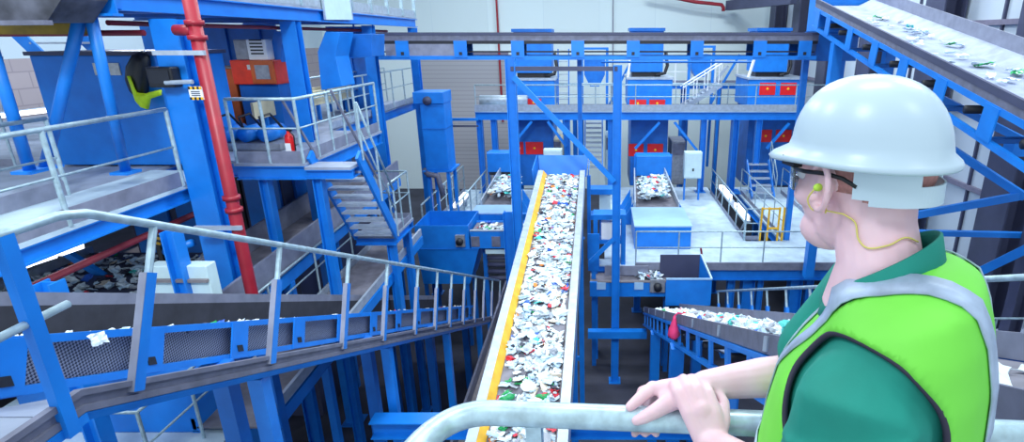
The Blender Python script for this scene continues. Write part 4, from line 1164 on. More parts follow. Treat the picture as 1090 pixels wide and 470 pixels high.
MB().box(a.x - .1, b.x + .1, 17.5, 18.6, zq - .05, zq).build('base_plate', 'blue', t)
for x in (a.x + .05, b.x - .05):
    for y in (17.65, 18.45): MB().bar((x, y, ZW), (x, y, zq - .05), .1, .1).build('leg', 'blue', t)
beam('thin blue rail across the grey shutter right of the tall blue box', at(478, 127, Y=21.6), at(509, 127, Y=21.6), .08, .1, shape='bar')
beam('thin dark rail across the grey shutter just below the blue one', at(478, 134, Y=21.6), at(509, 134, Y=21.6), .06, .06, 'navy', shape='bar')
# white electrical cabinets
def cabinet(label, x0, y0, x1, y1, Y):
    a = at(x0, y1, Y=Y); b = at(x1, y0, Y=Y)
    t = thing('electrical_cabinet', label, 'cabinet', ((a.x + b.x) / 2, Y, ZW), 'pale electrical cabinets')
    MB().box(a.x, b.x, Y, Y + .35, a.z, b.z).build('shell', 'cab', t, bevel=.02)
    MB().box(a.x + .04, b.x - .04, Y - .02, Y, a.z + .04, b.z - .04).build('door', 'cab', t, bevel=.01)
    MB().box((a.x + b.x) / 2 - .03, (a.x + b.x) / 2 + .03, Y - .04, Y - .02, a.z + .3, a.z + .4).build('lock', 'dark', t)
    for x in (a.x + .05, b.x - .05): MB().box(x - .03, x + .03, Y + .1, Y + .2, ZW, a.z).build('leg', 'blue', t)
cabinet('pale electrical cabinet on the platform right of the middle infeed', 728, 162, 748, 190, 20.8)
cabinet('pale electrical cabinet above the feed hopper of the central belt', 579, 159, 598, 182, 20.8)
# bits just right of the central belt
t = thing('sensor_frame', 'small blue square frame holding a white unit right of the central belt', 'frame', at(650, 262, Y=14.6))
a = at(634, 260, Y=14.4); b = at(664, 233, Y=14.4)
for x in (a.x, b.x): MB().box(x - .06, x + .06, 14.4, 14.9, ZW if x > .5 else ZG, b.z).build('post', 'blue', t)
MB().box(a.x - .06, b.x + .06, 14.4, 14.9, b.z, b.z + .12).build('top_bar', 'blue', t)
MB().box(a.x + .06, b.x - .06, 14.45, 14.85, a.z, a.z + .1).build('lower_bar', 'blue', t)
MB().box(a.x + .15, b.x - .2, 14.5, 14.8, a.z + .1, b.z - .15).build('unit', 'white', t, bevel=.02)
a = at(638, 228, Y=16); b = at(650, 206, Y=16)
t = thing('panel_box', 'pale upright panel between the central belt and the portal column', 'box', (a.x, 16, -4.2))
MB().box(a.x, b.x, 16, 16.3, a.z, b.z).build('shell', 'cab', t); MB().box(a.x, b.x, 16.05, 16.25, -4.2, a.z).build('pedestal', 'blue', t)
MB().box(a.x - .3, b.x + .1, 15.9, 16.4, a.z - .14, a.z).build('shelf', 'blue', t)
MB().box(a.x - .3, b.x + .1, 15.9, 16.4, b.z, b.z + .16).build('cap', 'blue', t)
a = at(626, 288, Y=14.0); b = at(638, 249, Y=14.0)
t = thing('guard_sheet', 'narrow upright blue guard sheet right of the central belt', 'guard', (a.x, 14, ZG))
MB().box(a.x, b.x, 14.0, 14.05, a.z, b.z).build('sheet', 'blue', t)
MB().box((a.x + b.x) / 2 - .06, (a.x + b.x) / 2 + .06, 14.05, 14.17, ZG, b.z - .1).build('post', 'blue', t)
platform('narrow pale footway between the central belt and the middle infeed', .15, .52, 14.9, 22.9, ZW, bh=.2, m='deck', sides='lr')
platform('small pale footway left of the screen box at the platform front', -.2, .52, 14.45, 14.88, ZW - .02, bh=.15, m='deck', sides='f')
# cross conveyor on the right with open trough
t = thing('cross_conveyor', 'short blue cross conveyor below the platform front feeding the open trough', 'conveyor', (.8, 13.9, -5))
x0 = at(628, 300, Y=13.9).x; x1 = at(714, 300, Y=13.9).x
z0 = at(670, 297, Y=13.9).z; z1 = at(670, 312, Y=13.9).z
MB().box(x0, x1, 13.7, 13.76, z1, z0).build('side_frame', 'blue', t)
MB().box(x0, x1, 14.5, 14.56, z1, z0).build('side_frame', 'blue_deep', t)
MB().box(x0, x1, 13.76, 14.5, z0 - .1, z0 - .06).build('belt', 'belt', t)
MB().box(x0 + .2, x1 + .05, 13.68, 13.76, z0, z0 + .03).build('top_edge', 'tan', t)
MB().box(x0 + .4, x1 - .6, 14.1, 14.14, z0 + .03, z0 + .3).build('skirt_plate', 'toe', t)
a = at(700, 305, Y=13.6)
MB().box(a.x - .2, a.x + .2, 13.62, 13.7, a.z - .18, a.z + .18).build('motor_plate', 'steel', t)
MB().cyl((a.x, 13.5, a.z), (a.x, 13.64, a.z), .11, seg=14).build('motor', 'dark', t, smooth=True)
for px in (640, 680): 
    b = at(px, 304, Y=13.68); MB().box(b.x - .12, b.x + .12, 13.66, 13.7, b.z - .1, b.z + .1).build('guard_panel', 'blue_light', t)
for x in (x0 + .1, x1 - .1): MB().bar((x, 14.1, ZG), (x, 14.1, z1), .12, .12).build('leg', 'blue_deep', t)
heap('mixed_waste', 'small pile of pale and yellow scrap left of the open trough', [Vector((at(680, 285, Y=14).x + .6 * rnd.random(), 13.85 + .5 * rnd.random(), z0 + .02 + .12 * rnd.random())) for _ in range(40)], rnd, .5, 1.0)
t = thing('trough', 'open blue trough with pale rim below the platform front railing', 'trough', (2.4, 13.9, -5.1))
a = at(708, 325, Y=13.5); b = at(758, 297, Y=13.5)
za, zr = a.z, b.z
y2 = 14.15
def pr(nm, pts, off, m='blue'): MB().prism(pts, off).build(nm, m, t)
pr('front_plate', [(a.x, 13.5, za), (b.x, 13.5, za), (b.x, 13.5, zr), (a.x, 13.5, zr)], (0, .03, 0))
zb_ = at(700, 271, Y=y2).z
pr('back_plate', [(a.x - .1, y2, za), (b.x - .2, y2, za), (b.x - .2, y2, zb_), (a.x - .1, y2, zb_)], (0, .02, 0), 'navy')
pr('side_plate', [(b.x, 13.53, za), (b.x - .2, y2, za), (b.x - .2, y2, zb_), (b.x, 13.53, zr)], (-.03, 0, 0))
pr('floor_plate', [(a.x, 13.53, za + .1), (b.x - .03, 13.53, za + .1), (b.x - .23, y2, za + .1), (a.x, y2, za + .1)], (0, 0, .02), 'navy')
MB().bar((b.x - .01, 13.5, zr + .01), (b.x - .2, y2, zb_ + .01), .04, .04).build('rim', 'cab', t)
MB().bar((a.x, 13.5, zr + .01), (b.x, 13.5, zr + .01), .04, .04).build('rim', 'blue_light', t)
for x in (a.x + .1, b.x - .3): MB().bar((x, 13.8, ZG), (x, 13.8, za), .12, .12).build('leg', 'blue_deep', t)
# red hose reel post by trough
t = thing('red_marker_post', 'slim red marker post behind the open trough', 'post', at(748, 284, Y=14.45))
p = at(748, 286, Y=14.45); q = at(746, 264, Y=14.45)
MB().bar((p.x, 14.45, ZW), q, .08, .05).build('post', 'red_dk', t); MB().box(p.x - .1, p.x + .1, 14.38, 14.52, ZW, ZW + .02).build('foot', 'red_dk', t)
# ------------------------------------------------------------------ high cross conveyor
t = thing('cross_conveyor', 'long high cross conveyor spanning from the left deck to the right belt', 'conveyor', (0, 15.8, 1.2))
XA, XB = -5.85, 5.75
MB().box(XA, XB, 15.4, 15.5, 1.86, 1.93).build('top_rail', 'navy', t)
MB().box(XA, XB, 15.42, 15.47, 1.72, 1.86).build('side_skirt', 'galv_dk', t)
MB().box(XA, XB, 15.43, 15.47, 1.64, 1.72).build('top_chord', 'dark', t)
MB().box(XA, XB, 15.4, 15.5, 1.24, 1.34).build('bottom_chord', 'blue', t)
MB().box(XA, XB, 16.3, 16.4, 1.24, 1.34).build('bottom_chord', 'blue', t)
MB().box(XA, XB, 16.33, 16.37, 1.64, 1.93).build('side_skirt', 'galv_dk', t)
MB().box(XA, XB, 15.47, 16.33, 1.78, 1.82).build('belt', 'belt_dk', t)
MB().box(XA, XB, 15.6, 16.2, 1.42, 1.45).build('return_belt', 'belt_dk', t)
for px in (428, 490, 551, 615, 674, 742, 809, 857):
    p = at(px, 50, Y=15.4); w_ = .17
    pl = MB().box(p.x - w_, p.x + w_, 15.38, 15.42, 1.3, 1.72).build('divider_plate', 'blue', t)
    MB().box(p.x - .04, p.x + .04, 15.37, 15.38, 1.36, 1.44).build('bolt_hole', 'dark', pl)
    MB().box(p.x - .12, p.x + .12, 16.3, 16.36, 1.34, 1.64).build('divider_plate', 'blue_deep', t)
    MB().box(p.x - .05, p.x + .05, 15.5, 16.3, 1.26, 1.32).build('cross_tie', 'blue', t)
for (a, b) in ((410, 426), (431, 483)):
    p, q = at(a, 50, Y=15.44), at(b, 50, Y=15.44)
    MB().box(p.x, q.x, 15.43, 15.45, 1.34, 1.64).build('guard_mesh', 'toe', t)
beam('thin blue pipe running under the high cross conveyor', at(640, 66, Y=16.8), at(800, 66, Y=16.8), .06, .06, shape='tube')
for lab, px in (('slim blue hanger post under the high cross conveyor near centre', 616),):
    p = at(px, 60, Y=16.0); column(lab, p.x, 16.55, -4.2, 1.24, .13, name='support_post', cat='post')
# red pipe on back wall and red ceiling pipe
p = at(531, 50, Y=33.8)
beam('thin red pipe running up the back wall above the shutter', (p.x, 33.8, -3), (p.x, 33.8, 8.4), .12, .12, 'red_pipe', shape='tube', name='sprinkler_pipe', cat='pipe')
t = thing('sprinkler_pipe', 'red roof pipe bending down near the top right of the back wall', 'pipe', at(770, 10, Y=33))
MB().tube([at(690, -8, Y=33), at(740, 2, Y=33), at(768, 5, Y=33), at(770, 8, Y=33), at(770, 12, Y=33)], .1, 10).build('pipe', 'red_pipe', t, smooth=True)
MB().bar(at(735, 1, Y=33.1), at(735, -50, Y=33.1), .03, .03).build('hanger', 'galv', t)
beam('thin grey conduit dropping down the back wall left of centre', (at(653, 30, Y=33.85).x, 33.85, ZG), at(653, -40, Y=33.85), .05, .05, 'mullion', shape='tube', name='conduit', cat='pipe')
p0 = at(553, 60, Y=33.9)
beam('dark roof purlin at the top right corner of the back wall', at(775, 6, Y=33), at(845, -2, Y=27), .3, .5, 'navy', shape='bar', name='roof_beam')
t = thing('steel_stairs', 'pale steel steps between the second and third sorting machines behind the gallery', 'stairs', at(748, 118, Y=24.6))
a = at(726, 116, Y=24.6); b = at(768, 90, Y=24.6); off = V0 = Vector((0, .8, 0))
for o_ in (Vector((0, 0, 0)), off):
    MB().bar(a + o_, b + o_, .05, .2).build('stringer', 'galv', t)
    MB().tube([a + o_ + Vector((0, 0, .9)), b + o_ + Vector((0, 0, .9))], .028, 8).build('handrail', 'white', t)
    for f in (.08, .36, .64, .92):
        p = a.lerp(b, f) + o_; MB().bar(p, p + Vector((0, 0, .9)), .04, .04).build('rail_post', 'white', t)
for i in range(9):
    p = a.lerp(b, (i + .5) / 9); MB().bar(p, p + off, .2, .03).build('tread', 'galv', t)
for q in (a, b):
    MB().bar((q.x, q.y + .4, -4.2), (q.x, q.y + .4, q.z - .1), .12, .12).build('leg', 'blue', t)
t = thing('vertical_ladder', 'blue caged ladder right of the first sorting machine behind the gallery', 'ladder', at(598, 118, Y=24))
a = at(594, 112, Y=24.4); b = at(594, 52, Y=24.4)
for s in (0, .45): MB().bar(a + Vector((s, 0, -.6)), b + Vector((s, 0, 0)), .05, .05).build('stile', 'blue', t)
for i in range(9):
    z = a.z + (b.z - a.z) * i / 9; MB().bar((a.x, 24.4, z), (a.x + .45, 24.4, z), .03, .03).build('rung', 'galv', t)
MB().bar((a.x + .22, 24.5, -4.2), (a.x + .22, 24.5, a.z - .4), .1, .1).build('leg', 'blue', t)
# ------------------------------------------------------------------ right descending conveyor
XRF = 1.17
rs = line(at(790, 349, X=XRF)); rc = line(at(790, 369, X=XRF)); rb = line(at(790, 414, X=XRF))
RA, RB_ = 1.25, 13.3
t = thing('belt_conveyor', 'blue descending belt conveyor on the right with open truss side', 'conveyor', (1.6, 6, -5))
slab(rs, shifted(rc, 0, .01), .02, RA, RB_).build('side_skirt', 'galv_dk', t)
slab(shifted(rc, -.02), shifted(rc, -.02, -.05), .06, RA, RB_).build('top_chord', 'blue', t)
slab(shifted(rb, -.02, .05), shifted(rb, -.02), .07, RA, RB_).build('bottom_chord', 'blue', t)
for i in range(17):
    y = 1.7 + i * .7
    if y > RB_ - .2: break
    w_ = .055
    a = rc(y) + Vector((-.012, 0, -.05)); b = rb(y - .08) + Vector((-.012, 0, .05))
    MB().prism([a + Vector((0, -w_, w_ * SL)), a + Vector((0, w_, -w_ * SL)), b + Vector((0, w_, -w_ * SL)), b + Vector((0, -w_, w_ * SL))], (.03, 0, 0)).build('upright', 'blue', t)
    if i % 2 == 0:
        c = rs(y + .35)
        MB().prism([c + Vector((-.012, -.04, .0)), c + Vector((-.012, .04, -.04)), c + Vector((-.012, .04, -.16)), c + Vector((-.012, -.04, -.12))], (.012, 0, 0)).build('skirt_bracket', 'galv', t)
far_r = line(at(865, 335, X=2.1)); far_rb = line(at(865, 350, X=2.1))
slab(far_r, far_rb, .02, RA, RB_).build('far_skirt', 'toe', t)
slab(shifted(far_rb, .03, .02), shifted(far_rb, .03, -.3), .03, RA, RB_).build('far_side_plate', 'blue_deep', t)
rbelt = line(rs(5) + Vector((0, 0, -.07)))
mb = MB(); a, b = rbelt(RA), rbelt(RB_); e = Vector((.9, 0, 0)); dz = Vector((0, 0, -.03))
mb.hexa([a + dz + Vector((.03, 0, 0)), a + e + dz, b + e + dz, b + dz + Vector((.03, 0, 0)), a + Vector((.03, 0, 0)), a + e, b + e, b + Vector((.03, 0, 0))])
mb.build('belt', 'belt', t)
for i in range(9):
    y = 2.0 + i * 1.25; p = rb(y + .1) + Vector((0, 0, .2))
    MB().tube([p + Vector((.06, 0, 0)), p + Vector((.85, 0, 0))], .05, 10).build('return_roller', 'dark', t, smooth=True)
for y in (4.6, 7.6, 10.6):
    for x in (XRF + .03, 2.1): MB().bar((x, y, ZG), (x, y, rb(y).z), .2, .2).build('leg', 'blue', t)
rnd = random.Random(21)
for j in range(95):
    y = 3.0 + 7.5 * rnd.random() ** 1.2
    kind, i, col = pick(rnd)
    if col in ('dark', 'cream'): col = 'white'
    s = rnd.uniform(.32, .62) if col in ('white', 'ice blue', 'grey') else rnd.uniform(.25, .45)
    p = rbelt(y) + Vector((rnd.uniform(.18, .7), 0, .035 + .04 * rnd.random()))
    drop_piece(kind, i, col, p, rot_rand(rnd, .5), s, '%s %s riding on the right descending conveyor' % (col, KIND[kind][1]), 'waste pieces on the right conveyor')
heap('mixed_waste', 'bed of small pale scrap along the right descending belt', [rbelt(y := 1.6 + 10.8 * rnd.random()) + Vector((rnd.uniform(.12, .8), 0, .01)) for _ in range(260)], rnd, .35, .75)
p = at(842, 349, X=1.42)
drop_piece('wad', 3, 'teal', p, (.2, .1, .4), .85, 'turquoise crumpled film on the right conveyor near the worker')
drop_piece('wad', 2, 'blue', at(845, 356, X=1.36), (.3, .5, 1.4), .5, 'deep blue scrap beside the turquoise film on the right conveyor')
t = thing('hanging_bag', 'pink plastic bag hanging from the side of the right conveyor', 'bag', at(719, 362, X=1.1))
c = at(719, 348, X=1.1); rings = []
L = (at(719, 335, X=1.1) - at(719, 361, X=1.1)).length
for f, r_ in ((0, .02), (.12, .03), (.35, .055), (.6, .08), (.85, .1), (.97, .07), (1, .02)):
    z = c.z + L / 2 - f * L
    rings.append([Vector((c.x - .02 + r_ * .8 * math.cos(k * .524) * (1 + .25 * math.sin(3 * k + f * 9)), c.y + r_ * math.sin(k * .524), z)) for k in range(12)])
MB().loft(rings).build('bag_body', 'pinkbag' if False else WM['pink'], t, smooth=True)
MB().tube([c + Vector((-.02, 0, L / 2)), c + Vector((.03, 0, L / 2 + .06)), c + Vector((.08, 0, L / 2 + .04))], .012, 6).build('bag_handle', WM['pink'], t)
# walkway and handrail on the far side of the right conveyor
hr = line(at(870, 305, X=3.0)); wk = shifted(hr, 0, -1.22)
t = thing('conveyor_walkway', 'sloping walkway along the far side of the right descending conveyor', 'walkway', (2.6, 7, -4))
mb = MB(); a, b = wk(1.3), wk(12.9); e = Vector((-.82, 0, 0)); dz = Vector((0, 0, -.04))
mb.hexa([a + e + dz, a + dz, b + dz, b + e + dz, a + e, a, b, b + e]); mb.build('tread_plate', 'deck_grey', t)
slab(shifted(wk, .0, .1), shifted(wk, 0, -.16), .02, 1.3, 12.9).build('stringer', 'toe', t)
for y in (4.8, 8, 11): MB().bar((2.95, y, ZG), (2.95, y, wk(y).z - .16), .15, .15).build('leg', 'blue', t)
t = thing('stair_handrail', 'sloping handrail on blue posts along the right conveyor walkway', 'railing', (3, 7, -2.5))
MB().tube([hr(1.3), hr(12.9)], .026, 10).build('top_rail', 'rail', t, smooth=True)
mrail = line(at(870, 338, X=3.0))
MB().tube([mrail(1.3), mrail(12.9)], .018, 8).build('mid_rail', 'rail', t, smooth=True)
for i in range(13):
    y = 1.7 + i * .93
    top = hr(y); mid = top - UPN * .3; foot = top - UPN * 1.1
    ps = MB().bar(mid, foot, .05, .09, up=DN).build('post', 'blue', t)
    MB().tube([top, mid - UPN * .05], .02, 8).build('post_head', 'rail', ps)
# ------------------------------------------------------------------ upper right belt conveyor rising away
def UR(u, v, w):
    """u along (m from high end toward the viewer), v across, w square"""
    d = Vector((-.072, -1, -.187)).normalized(); r = Vector((1, -.072, 0)).normalized(); n = r.cross(d).normalized()
    if n.z < 0: n = -n
    return Vector((5.5, 15.0, 2.69)) + d * u + r * v + n * w
def ur_box(u0, u1, v0, v1, w0, w1):
    return MB().hexa([UR(u0, v0, w0), UR(u1, v0, w0), UR(u1, v1, w0), UR(u0, v1, w0), UR(u0, v0, w1), UR(u1, v0, w1), UR(u1, v1, w1), UR(u0, v1, w1)])
t = thing('belt_conveyor', 'blue trussed belt conveyor at upper right carrying pale and green scraps', 'conveyor', UR(5, .7, -1))
LU = 12.5
ur_box(-.3, LU, 0, .05, -.1, 0).build('near_edge_rail', 'navy', t)
ur_box(-.3, LU, .01, .04, -.2, -.1).build('side_skirt', 'galv_dk', t)
ur_box(-.3, LU, 0, .06, -.29, -.2).build('top_chord', 'blue', t)
ur_box(-.3, LU, 0, .07, -.72, -.64).build('bottom_chord', 'blue', t)
ur_box(-.3, LU, 1.35, 1.42, -.72, -.64).build('bottom_chord', 'blue', t)
ur_box(-.3, LU, 1.36, 1.41, -.64, -.2).build('far_web', 'blue_deep', t)
mb = MB()
mb.loft([[UR(u, v, w) for v, w in ((.05, -.02), (.4, -.16), (1.05, -.16), (1.38, .0), (1.38, -.03), (1.05, -.19), (.4, -.19), (.05, -.05))] for u in (-.2, LU)])
mb.build('belt', 'belt_pale', t) if 'belt_pale' in M else mb.build('belt', 'deck_grey', t)
ur_box(-.3, LU, 1.38, 1.72, .02, .05).build('far_cover_plate', 'galv', t)
ur_box(-.3, LU, 1.36, 1.39, -.06, .22).build('far_skirt', 'toe', t)
for i, u in enumerate((.1, 1.0, 2.6, 4.05, 5.4, 6.75, 8.1, 9.4)):
    ur_box(u - .16, u + .16, -.012, .01, -.66, -.22).build('divider_plate', 'blue', t)
    ur_box(u - .05, u + .05, .05, 1.36, -.7, -.64).build('cross_tie', 'blue_deep', t)
    p, q = UR(u + .6, .1, -.5), UR(u + .6, 1.3, -.5)
    MB().tube([p, q], .06, 10).build('return_roller', 'dark', t, smooth=True)
for u, v in ((1.6, .1), (1.6, 1.3)):
    b = UR(u, v, -.72); MB().bar((b.x, b.y, -4.2), b, .22, .22).build('leg', 'blue', t)
for u, v in ((10.6, .1), (10.6, 1.3)):
    b = UR(u, v, -.72); MB().bar((b.x, b.y, ZG), b, .24, .24).build('leg', 'blue', t)
ur_box(-.55, -.3, .1, 1.3, -.35, .05).build('head_drum_guard', 'blue', t)
t = thing('drop_chute', 'blue drop chute joining the upper right belt to the high cross conveyor', 'chute', (6, 15.9, 1.2))
a = at(843, 0, Y=15.9)
MB().box(5.78, 7.0, 15.62, 16.5, 1.95, 3.4).build('shell', 'blue', t, bevel=.02)
MB().box(5.76, 7.02, 15.6, 16.52, 3.4, 3.48).build('flange', 'blue_deep', t)
MB().box(5.8, 6.9, 15.64, 16.4, 1.2, 1.95).build('lower_spout', 'blue_deep', t)
for x in (5.84, 6.86): MB().bar((x, 16.45, -4.2), (x, 16.45, 1.95), .16, .16).build('leg', 'blue', t)
rnd = random.Random(33)
for j in range(46):
    u = 1.2 + 7.6 * rnd.random()
    kind, i, col = pick(rnd)
    if col not in ('white', 'ice blue', 'grey', 'green', 'teal'): col = 'white'
    p = UR(u, .32 + .75 * rnd.random() ** 1.3, -.1)
    drop_piece(kind, i, col, p, rot_rand(rnd, .3), rnd.uniform(.35, .75), '%s %s riding on the upper right belt' % (col, KIND[kind][1]), 'waste pieces on the upper right belt')
for k, (px, py, c_, s) in enumerate(((935, 18, 'green', .9), (968, 28, 'teal', .8), (1012, 48, 'green', .7), (1048, 66, 'green', 1.0), (1083, 78, 'green', .9))):
    # nearest point of the belt plane under that sight line
    best = None
    for u in [i * .05 for i in range(240)]:
        for v in (.35, .55, .75, .95):
            q = UR(u, v, -.1)
            dp = q.y * CP - (q.z - CAMZ) * SP
            if dp < .5: continue
            ex = PPX + FPX * q.x / dp - px; ey = 235 - FPX * (q.y * SP + (q.z - CAMZ) * CP) / dp - py
            d_ = ex * ex + ey * ey
            if best is None or d_ < best[0]: best = (d_, q)
    drop_piece('film', k, c_, best[1], (.1, .2, k), s, ['green film scrap highest up on the upper right belt', 'turquoise film scrap second from the top of the upper right belt', 'green film scrap halfway along the upper right belt', 'large green film scrap low on the upper right belt', 'green film scrap at the right photo edge on the upper right belt'][k])
# ------------------------------------------------------------------ blue bracing at the right side wall
G = 'blue braces beside the right wall'
beam('upper blue brace slanting down right of the helmet', at(1012, 158, Y=10.2), at(1092, 210, Y=9.2), .1, .13, shape='bar', name='diagonal_brace', cat='brace')
beam('high blue brace at the right photo edge under the upper belt', at(985, 96, Y=10.6), at(1096, 153, Y=9.4), .1, .12, shape='bar', name='diagonal_brace', cat='brace')
beam('blue brace rising to the right behind the worker\'s neck', at(968, 230, Y=10.0), at(1098, 206, Y=9.2), .1, .13, shape='bar', name='diagonal_brace', cat='brace')
beam('level blue tube behind the worker\'s collar', at(960, 247, Y=10.0), at(1100, 250, Y=10.0), .1, .1, shape='bar', name='cross_beam')
beam('blue brace rising right above the right conveyor handrail', at(1026, 297, Y=8.4), at(1098, 262, Y=7.8), .1, .13, shape='bar', name='diagonal_brace', cat='brace')
beam('short blue stub beam on the dark wall column at right edge', at(1073, 158, Y=10.9), at(1110, 158, Y=10.9), .3, .26, shape='bar')
# post that carries the bracing
p = at(1096, 200, Y=9.6)
column('dark post beyond the right photo edge carrying the braces', p.x + .45, 9.8, ZG, .4, .25, m='navy')
p = at(966, 230, Y=10.3)
column('blue post hidden behind the worker\'s head carrying the braces', p.x - 1.0, 10.3, ZG, .4, .2)
railing('thin railing on the low deck behind the worker near the right wall', [(5.7, 9.2, -4.2), (8.9, 9.2, -4.2)], h=1.1, sp=.8, toe=.14)
platform('low grey deck beside the right wall behind the worker', 5.6, 9.2, 9.1, 10.8, -4.2, bh=.25, m='deck_grey')
for i, (x, y) in enumerate(((5.8, 9.3), (9.0, 9.3), (9.0, 10.6))):
    column('blue post under the low grey deck, ' + ['left', 'right near', 'right far'][i], x, y, ZG, -4.5, .2, name='support_post', cat='post')
# ------------------------------------------------------------------ viewing deck and its rail
t = thing('viewing_platform', 'viewing platform under the worker\'s feet behind the thick tube rail', 'platform', (.3, .2, -.3))
MB().box(-.62, 1.14, -1.2, 1.02, -.05, 0).build('deck_plate', 'deck_grey', t)
MB().ibeam((-.62, .95, -.17), (1.14, .95, -.17), .12, .22).build('edge_beam', 'blue', t)
MB().ibeam((-.56, -1.2, -.17), (-.56, .88, -.17), .12, .22).build('edge_beam', 'blue', t)
for x in (-.5, 1.05):
    for y in (-1.0, .85): MB().bar((x, y, ZG), (x, y, -.28), .16, .16).build('leg', 'blue', t)
RY = lambda x: .93 - .062 * (x + .27)
t = thing('guard_railing', 'thick galvanised tube rail under the worker\'s hands with rounded corner', 'railing', (.3, .9, 0))
M['rail_near'] = mat('worn_galvanised_tube', (196, 220, 230), .34, metal=.3, var=.14, scale=30, bump=.04, bscale=120)
pts = [(1.1, RY(1.1), 1.1), (.6, RY(.6), 1.1), (.1, RY(.1), 1.1), (-.205, RY(-.205), 1.1)]
c0 = Vector((-.205, RY(-.205), 1.1)); e0 = Vector((-.33, .82, 1.1)); k0 = Vector((-.30, RY(-.3), 1.1))
for i in range(1, 9):
    f = i / 9
    pts.append(tuple(c0 * (1 - f) ** 2 + k0 * 2 * f * (1 - f) + e0 * f * f))
pts += [tuple(e0), (-.37, .7, 1.1), (-.48, .3, 1.1), (-.56, -1.0, 1.1)]
MB().tube(pts, .0245, 18).build('top_rail', 'rail_near', t, smooth=True)
MB().tube([(p[0], p[1], .55) for p in pts], .017, 10).build('mid_rail', 'rail_near', t, smooth=True)
for x in (-.128, 1.06): MB().bar((x, RY(x), 0), (x, RY(x), 1.085), .03, .04, up=(0, 1, 0)).build('post', 'rail_near', t)
MB().tube([(-.5, .22, 0), (-.5, .22, 1.08)], .02, 10).build('post', 'rail_near', t)

# ------------------------------------------------------------------ the worker
M['skin'] = mat('fair_skin', (238, 202, 210), .5, var=.03, scale=14, dark=(230, 186, 194), sss=.12, bump=.03, bscale=180)
M['hair'] = mat('short_reddish_hair', (196, 138, 134), .8, var=.15, scale=90, bump=.3, bscale=300)
M['helmet'] = mat('white_helmet_shell', (194, 212, 224), .3, var=.01, scale=3, spec=.5)
M['shirt'] = mat('green_polo_cloth', (18, 138, 122), .8, var=.08, scale=8, bump=.12, bscale=260)
M['vest'] = mat('lime_hi_vis_cloth', (122, 222, 72), .62, var=.05, scale=5, bump=.06, bscale=200)
M['band'] = mat('silver_reflective_band', (176, 192, 216), .45, metal=.1, var=.15, scale=22)
M['piping'] = mat('dark_piping', (52, 46, 66), .7)
M['trousers'] = mat('navy_work_trousers', (34, 40, 66), .8, var=.1)
M['lens'] = mat('clear_lens', (226, 240, 250), .05, trans=.9)
M['plug'] = mat('lime_ear_plug', (200, 240, 80), .6)
M['cord'] = mat('pale_yellow_cord', (236, 220, 120), .55)
V = Vector
N = V((.424, .794, 1.465))
FT = V((-.85, .527, 0)).normalized(); LT = V((-FT.y, FT.x, 0))
C = V((.412, .86, 1.622))
F0 = V((-.50, .866, 0)).normalized(); L = V((-F0.y, F0.x, 0))
pit = R(3)
F = (F0 * math.cos(pit) + V((0, 0, -math.sin(pit)))).normalized(); U = L.cross(F) * -1
if U.z < 0: U = -U
HM = Matrix((F, L, U)).transposed()
def H(f, l, u): return C + F * f + L * l + U * u
def Tp(f, l, z): return V((N.x, N.y, 0)) + FT * f + LT * l + V((0, 0, z))
def ring(c, ax, ay, a, b, n=28, ex=2.3):
    out = []
    for i in range(n):
        th = 2 * math.pi * i / n
        cs, sn = math.cos(th), math.sin(th)
        out.append(c + ax * (a * math.copysign(abs(cs) ** (2 / ex), cs)) + ay * (b * math.copysign(abs(sn) ** (2 / ex), sn)))
    return out
def torso(mb, grow=0.0, z_hi=1.5, zmin=.8):
    prof = [(1.475, -.012, .058, .056), (1.452, -.03, .108, .066), (1.425, -.044, .150, .082), (1.385, -.044, .180, .100), (1.335, -.038, .192, .121), (1.28, -.032, .190, .134), (1.20, -.022, .182, .138), (1.10, -.014, .176, .141), (1.0, -.02, .176, .14), (.92, -.04, .18, .14), (.84, -.06, .18, .135)]
    rings = []
    for z, f, w_, d in prof:
        if z < zmin: continue
        k_ = .42 * max(0, min(1, (z - 1.28) / .16))
        rings.append([p - V((0, 0, k_ * ((p - Tp(-.03, 0, z)).dot(FT)))) for p in ring(Tp(f, 0, z), FT, LT, d + grow, w_ + grow * .8)])
    mb.loft(rings[::-1])
def limb(mb, pts, rs, seg=16):
    pts = [V(p) for p in pts]
    # resample smoothly between the joints
    P, Q = [], []
    for i in range(len(pts) - 1):
        for k in range(6):
            f = k / 6
            P.append(pts[i].lerp(pts[i + 1], f)); Q.append(rs[i] * (1 - f) + rs[i + 1] * f)
    P.append(pts[-1]); Q.append(rs[-1])
    prev = None; rings = []
    for i, p in enumerate(P):
        d = (P[min(i + 1, len(P) - 1)] - P[max(i - 1, 0)]).normalized()
        if prev is None:
            up = V((0, 0, 1)) if abs(d.z) < .9 else V((0, 1, 0)); a = d.cross(up).normalized()
        else: a = (prev - d * prev.dot(d)).normalized()
        prev = a; b = d.cross(a)
        rings.append([p + (a * math.cos(2 * math.pi * k / seg) + b * math.sin(2 * math.pi * k / seg)) * Q[i] for k in range(seg)])
    mb.loft(rings)
    mb.ball(P[0], Q[0] * .98); mb.ball(P[-1], Q[-1] * .98)
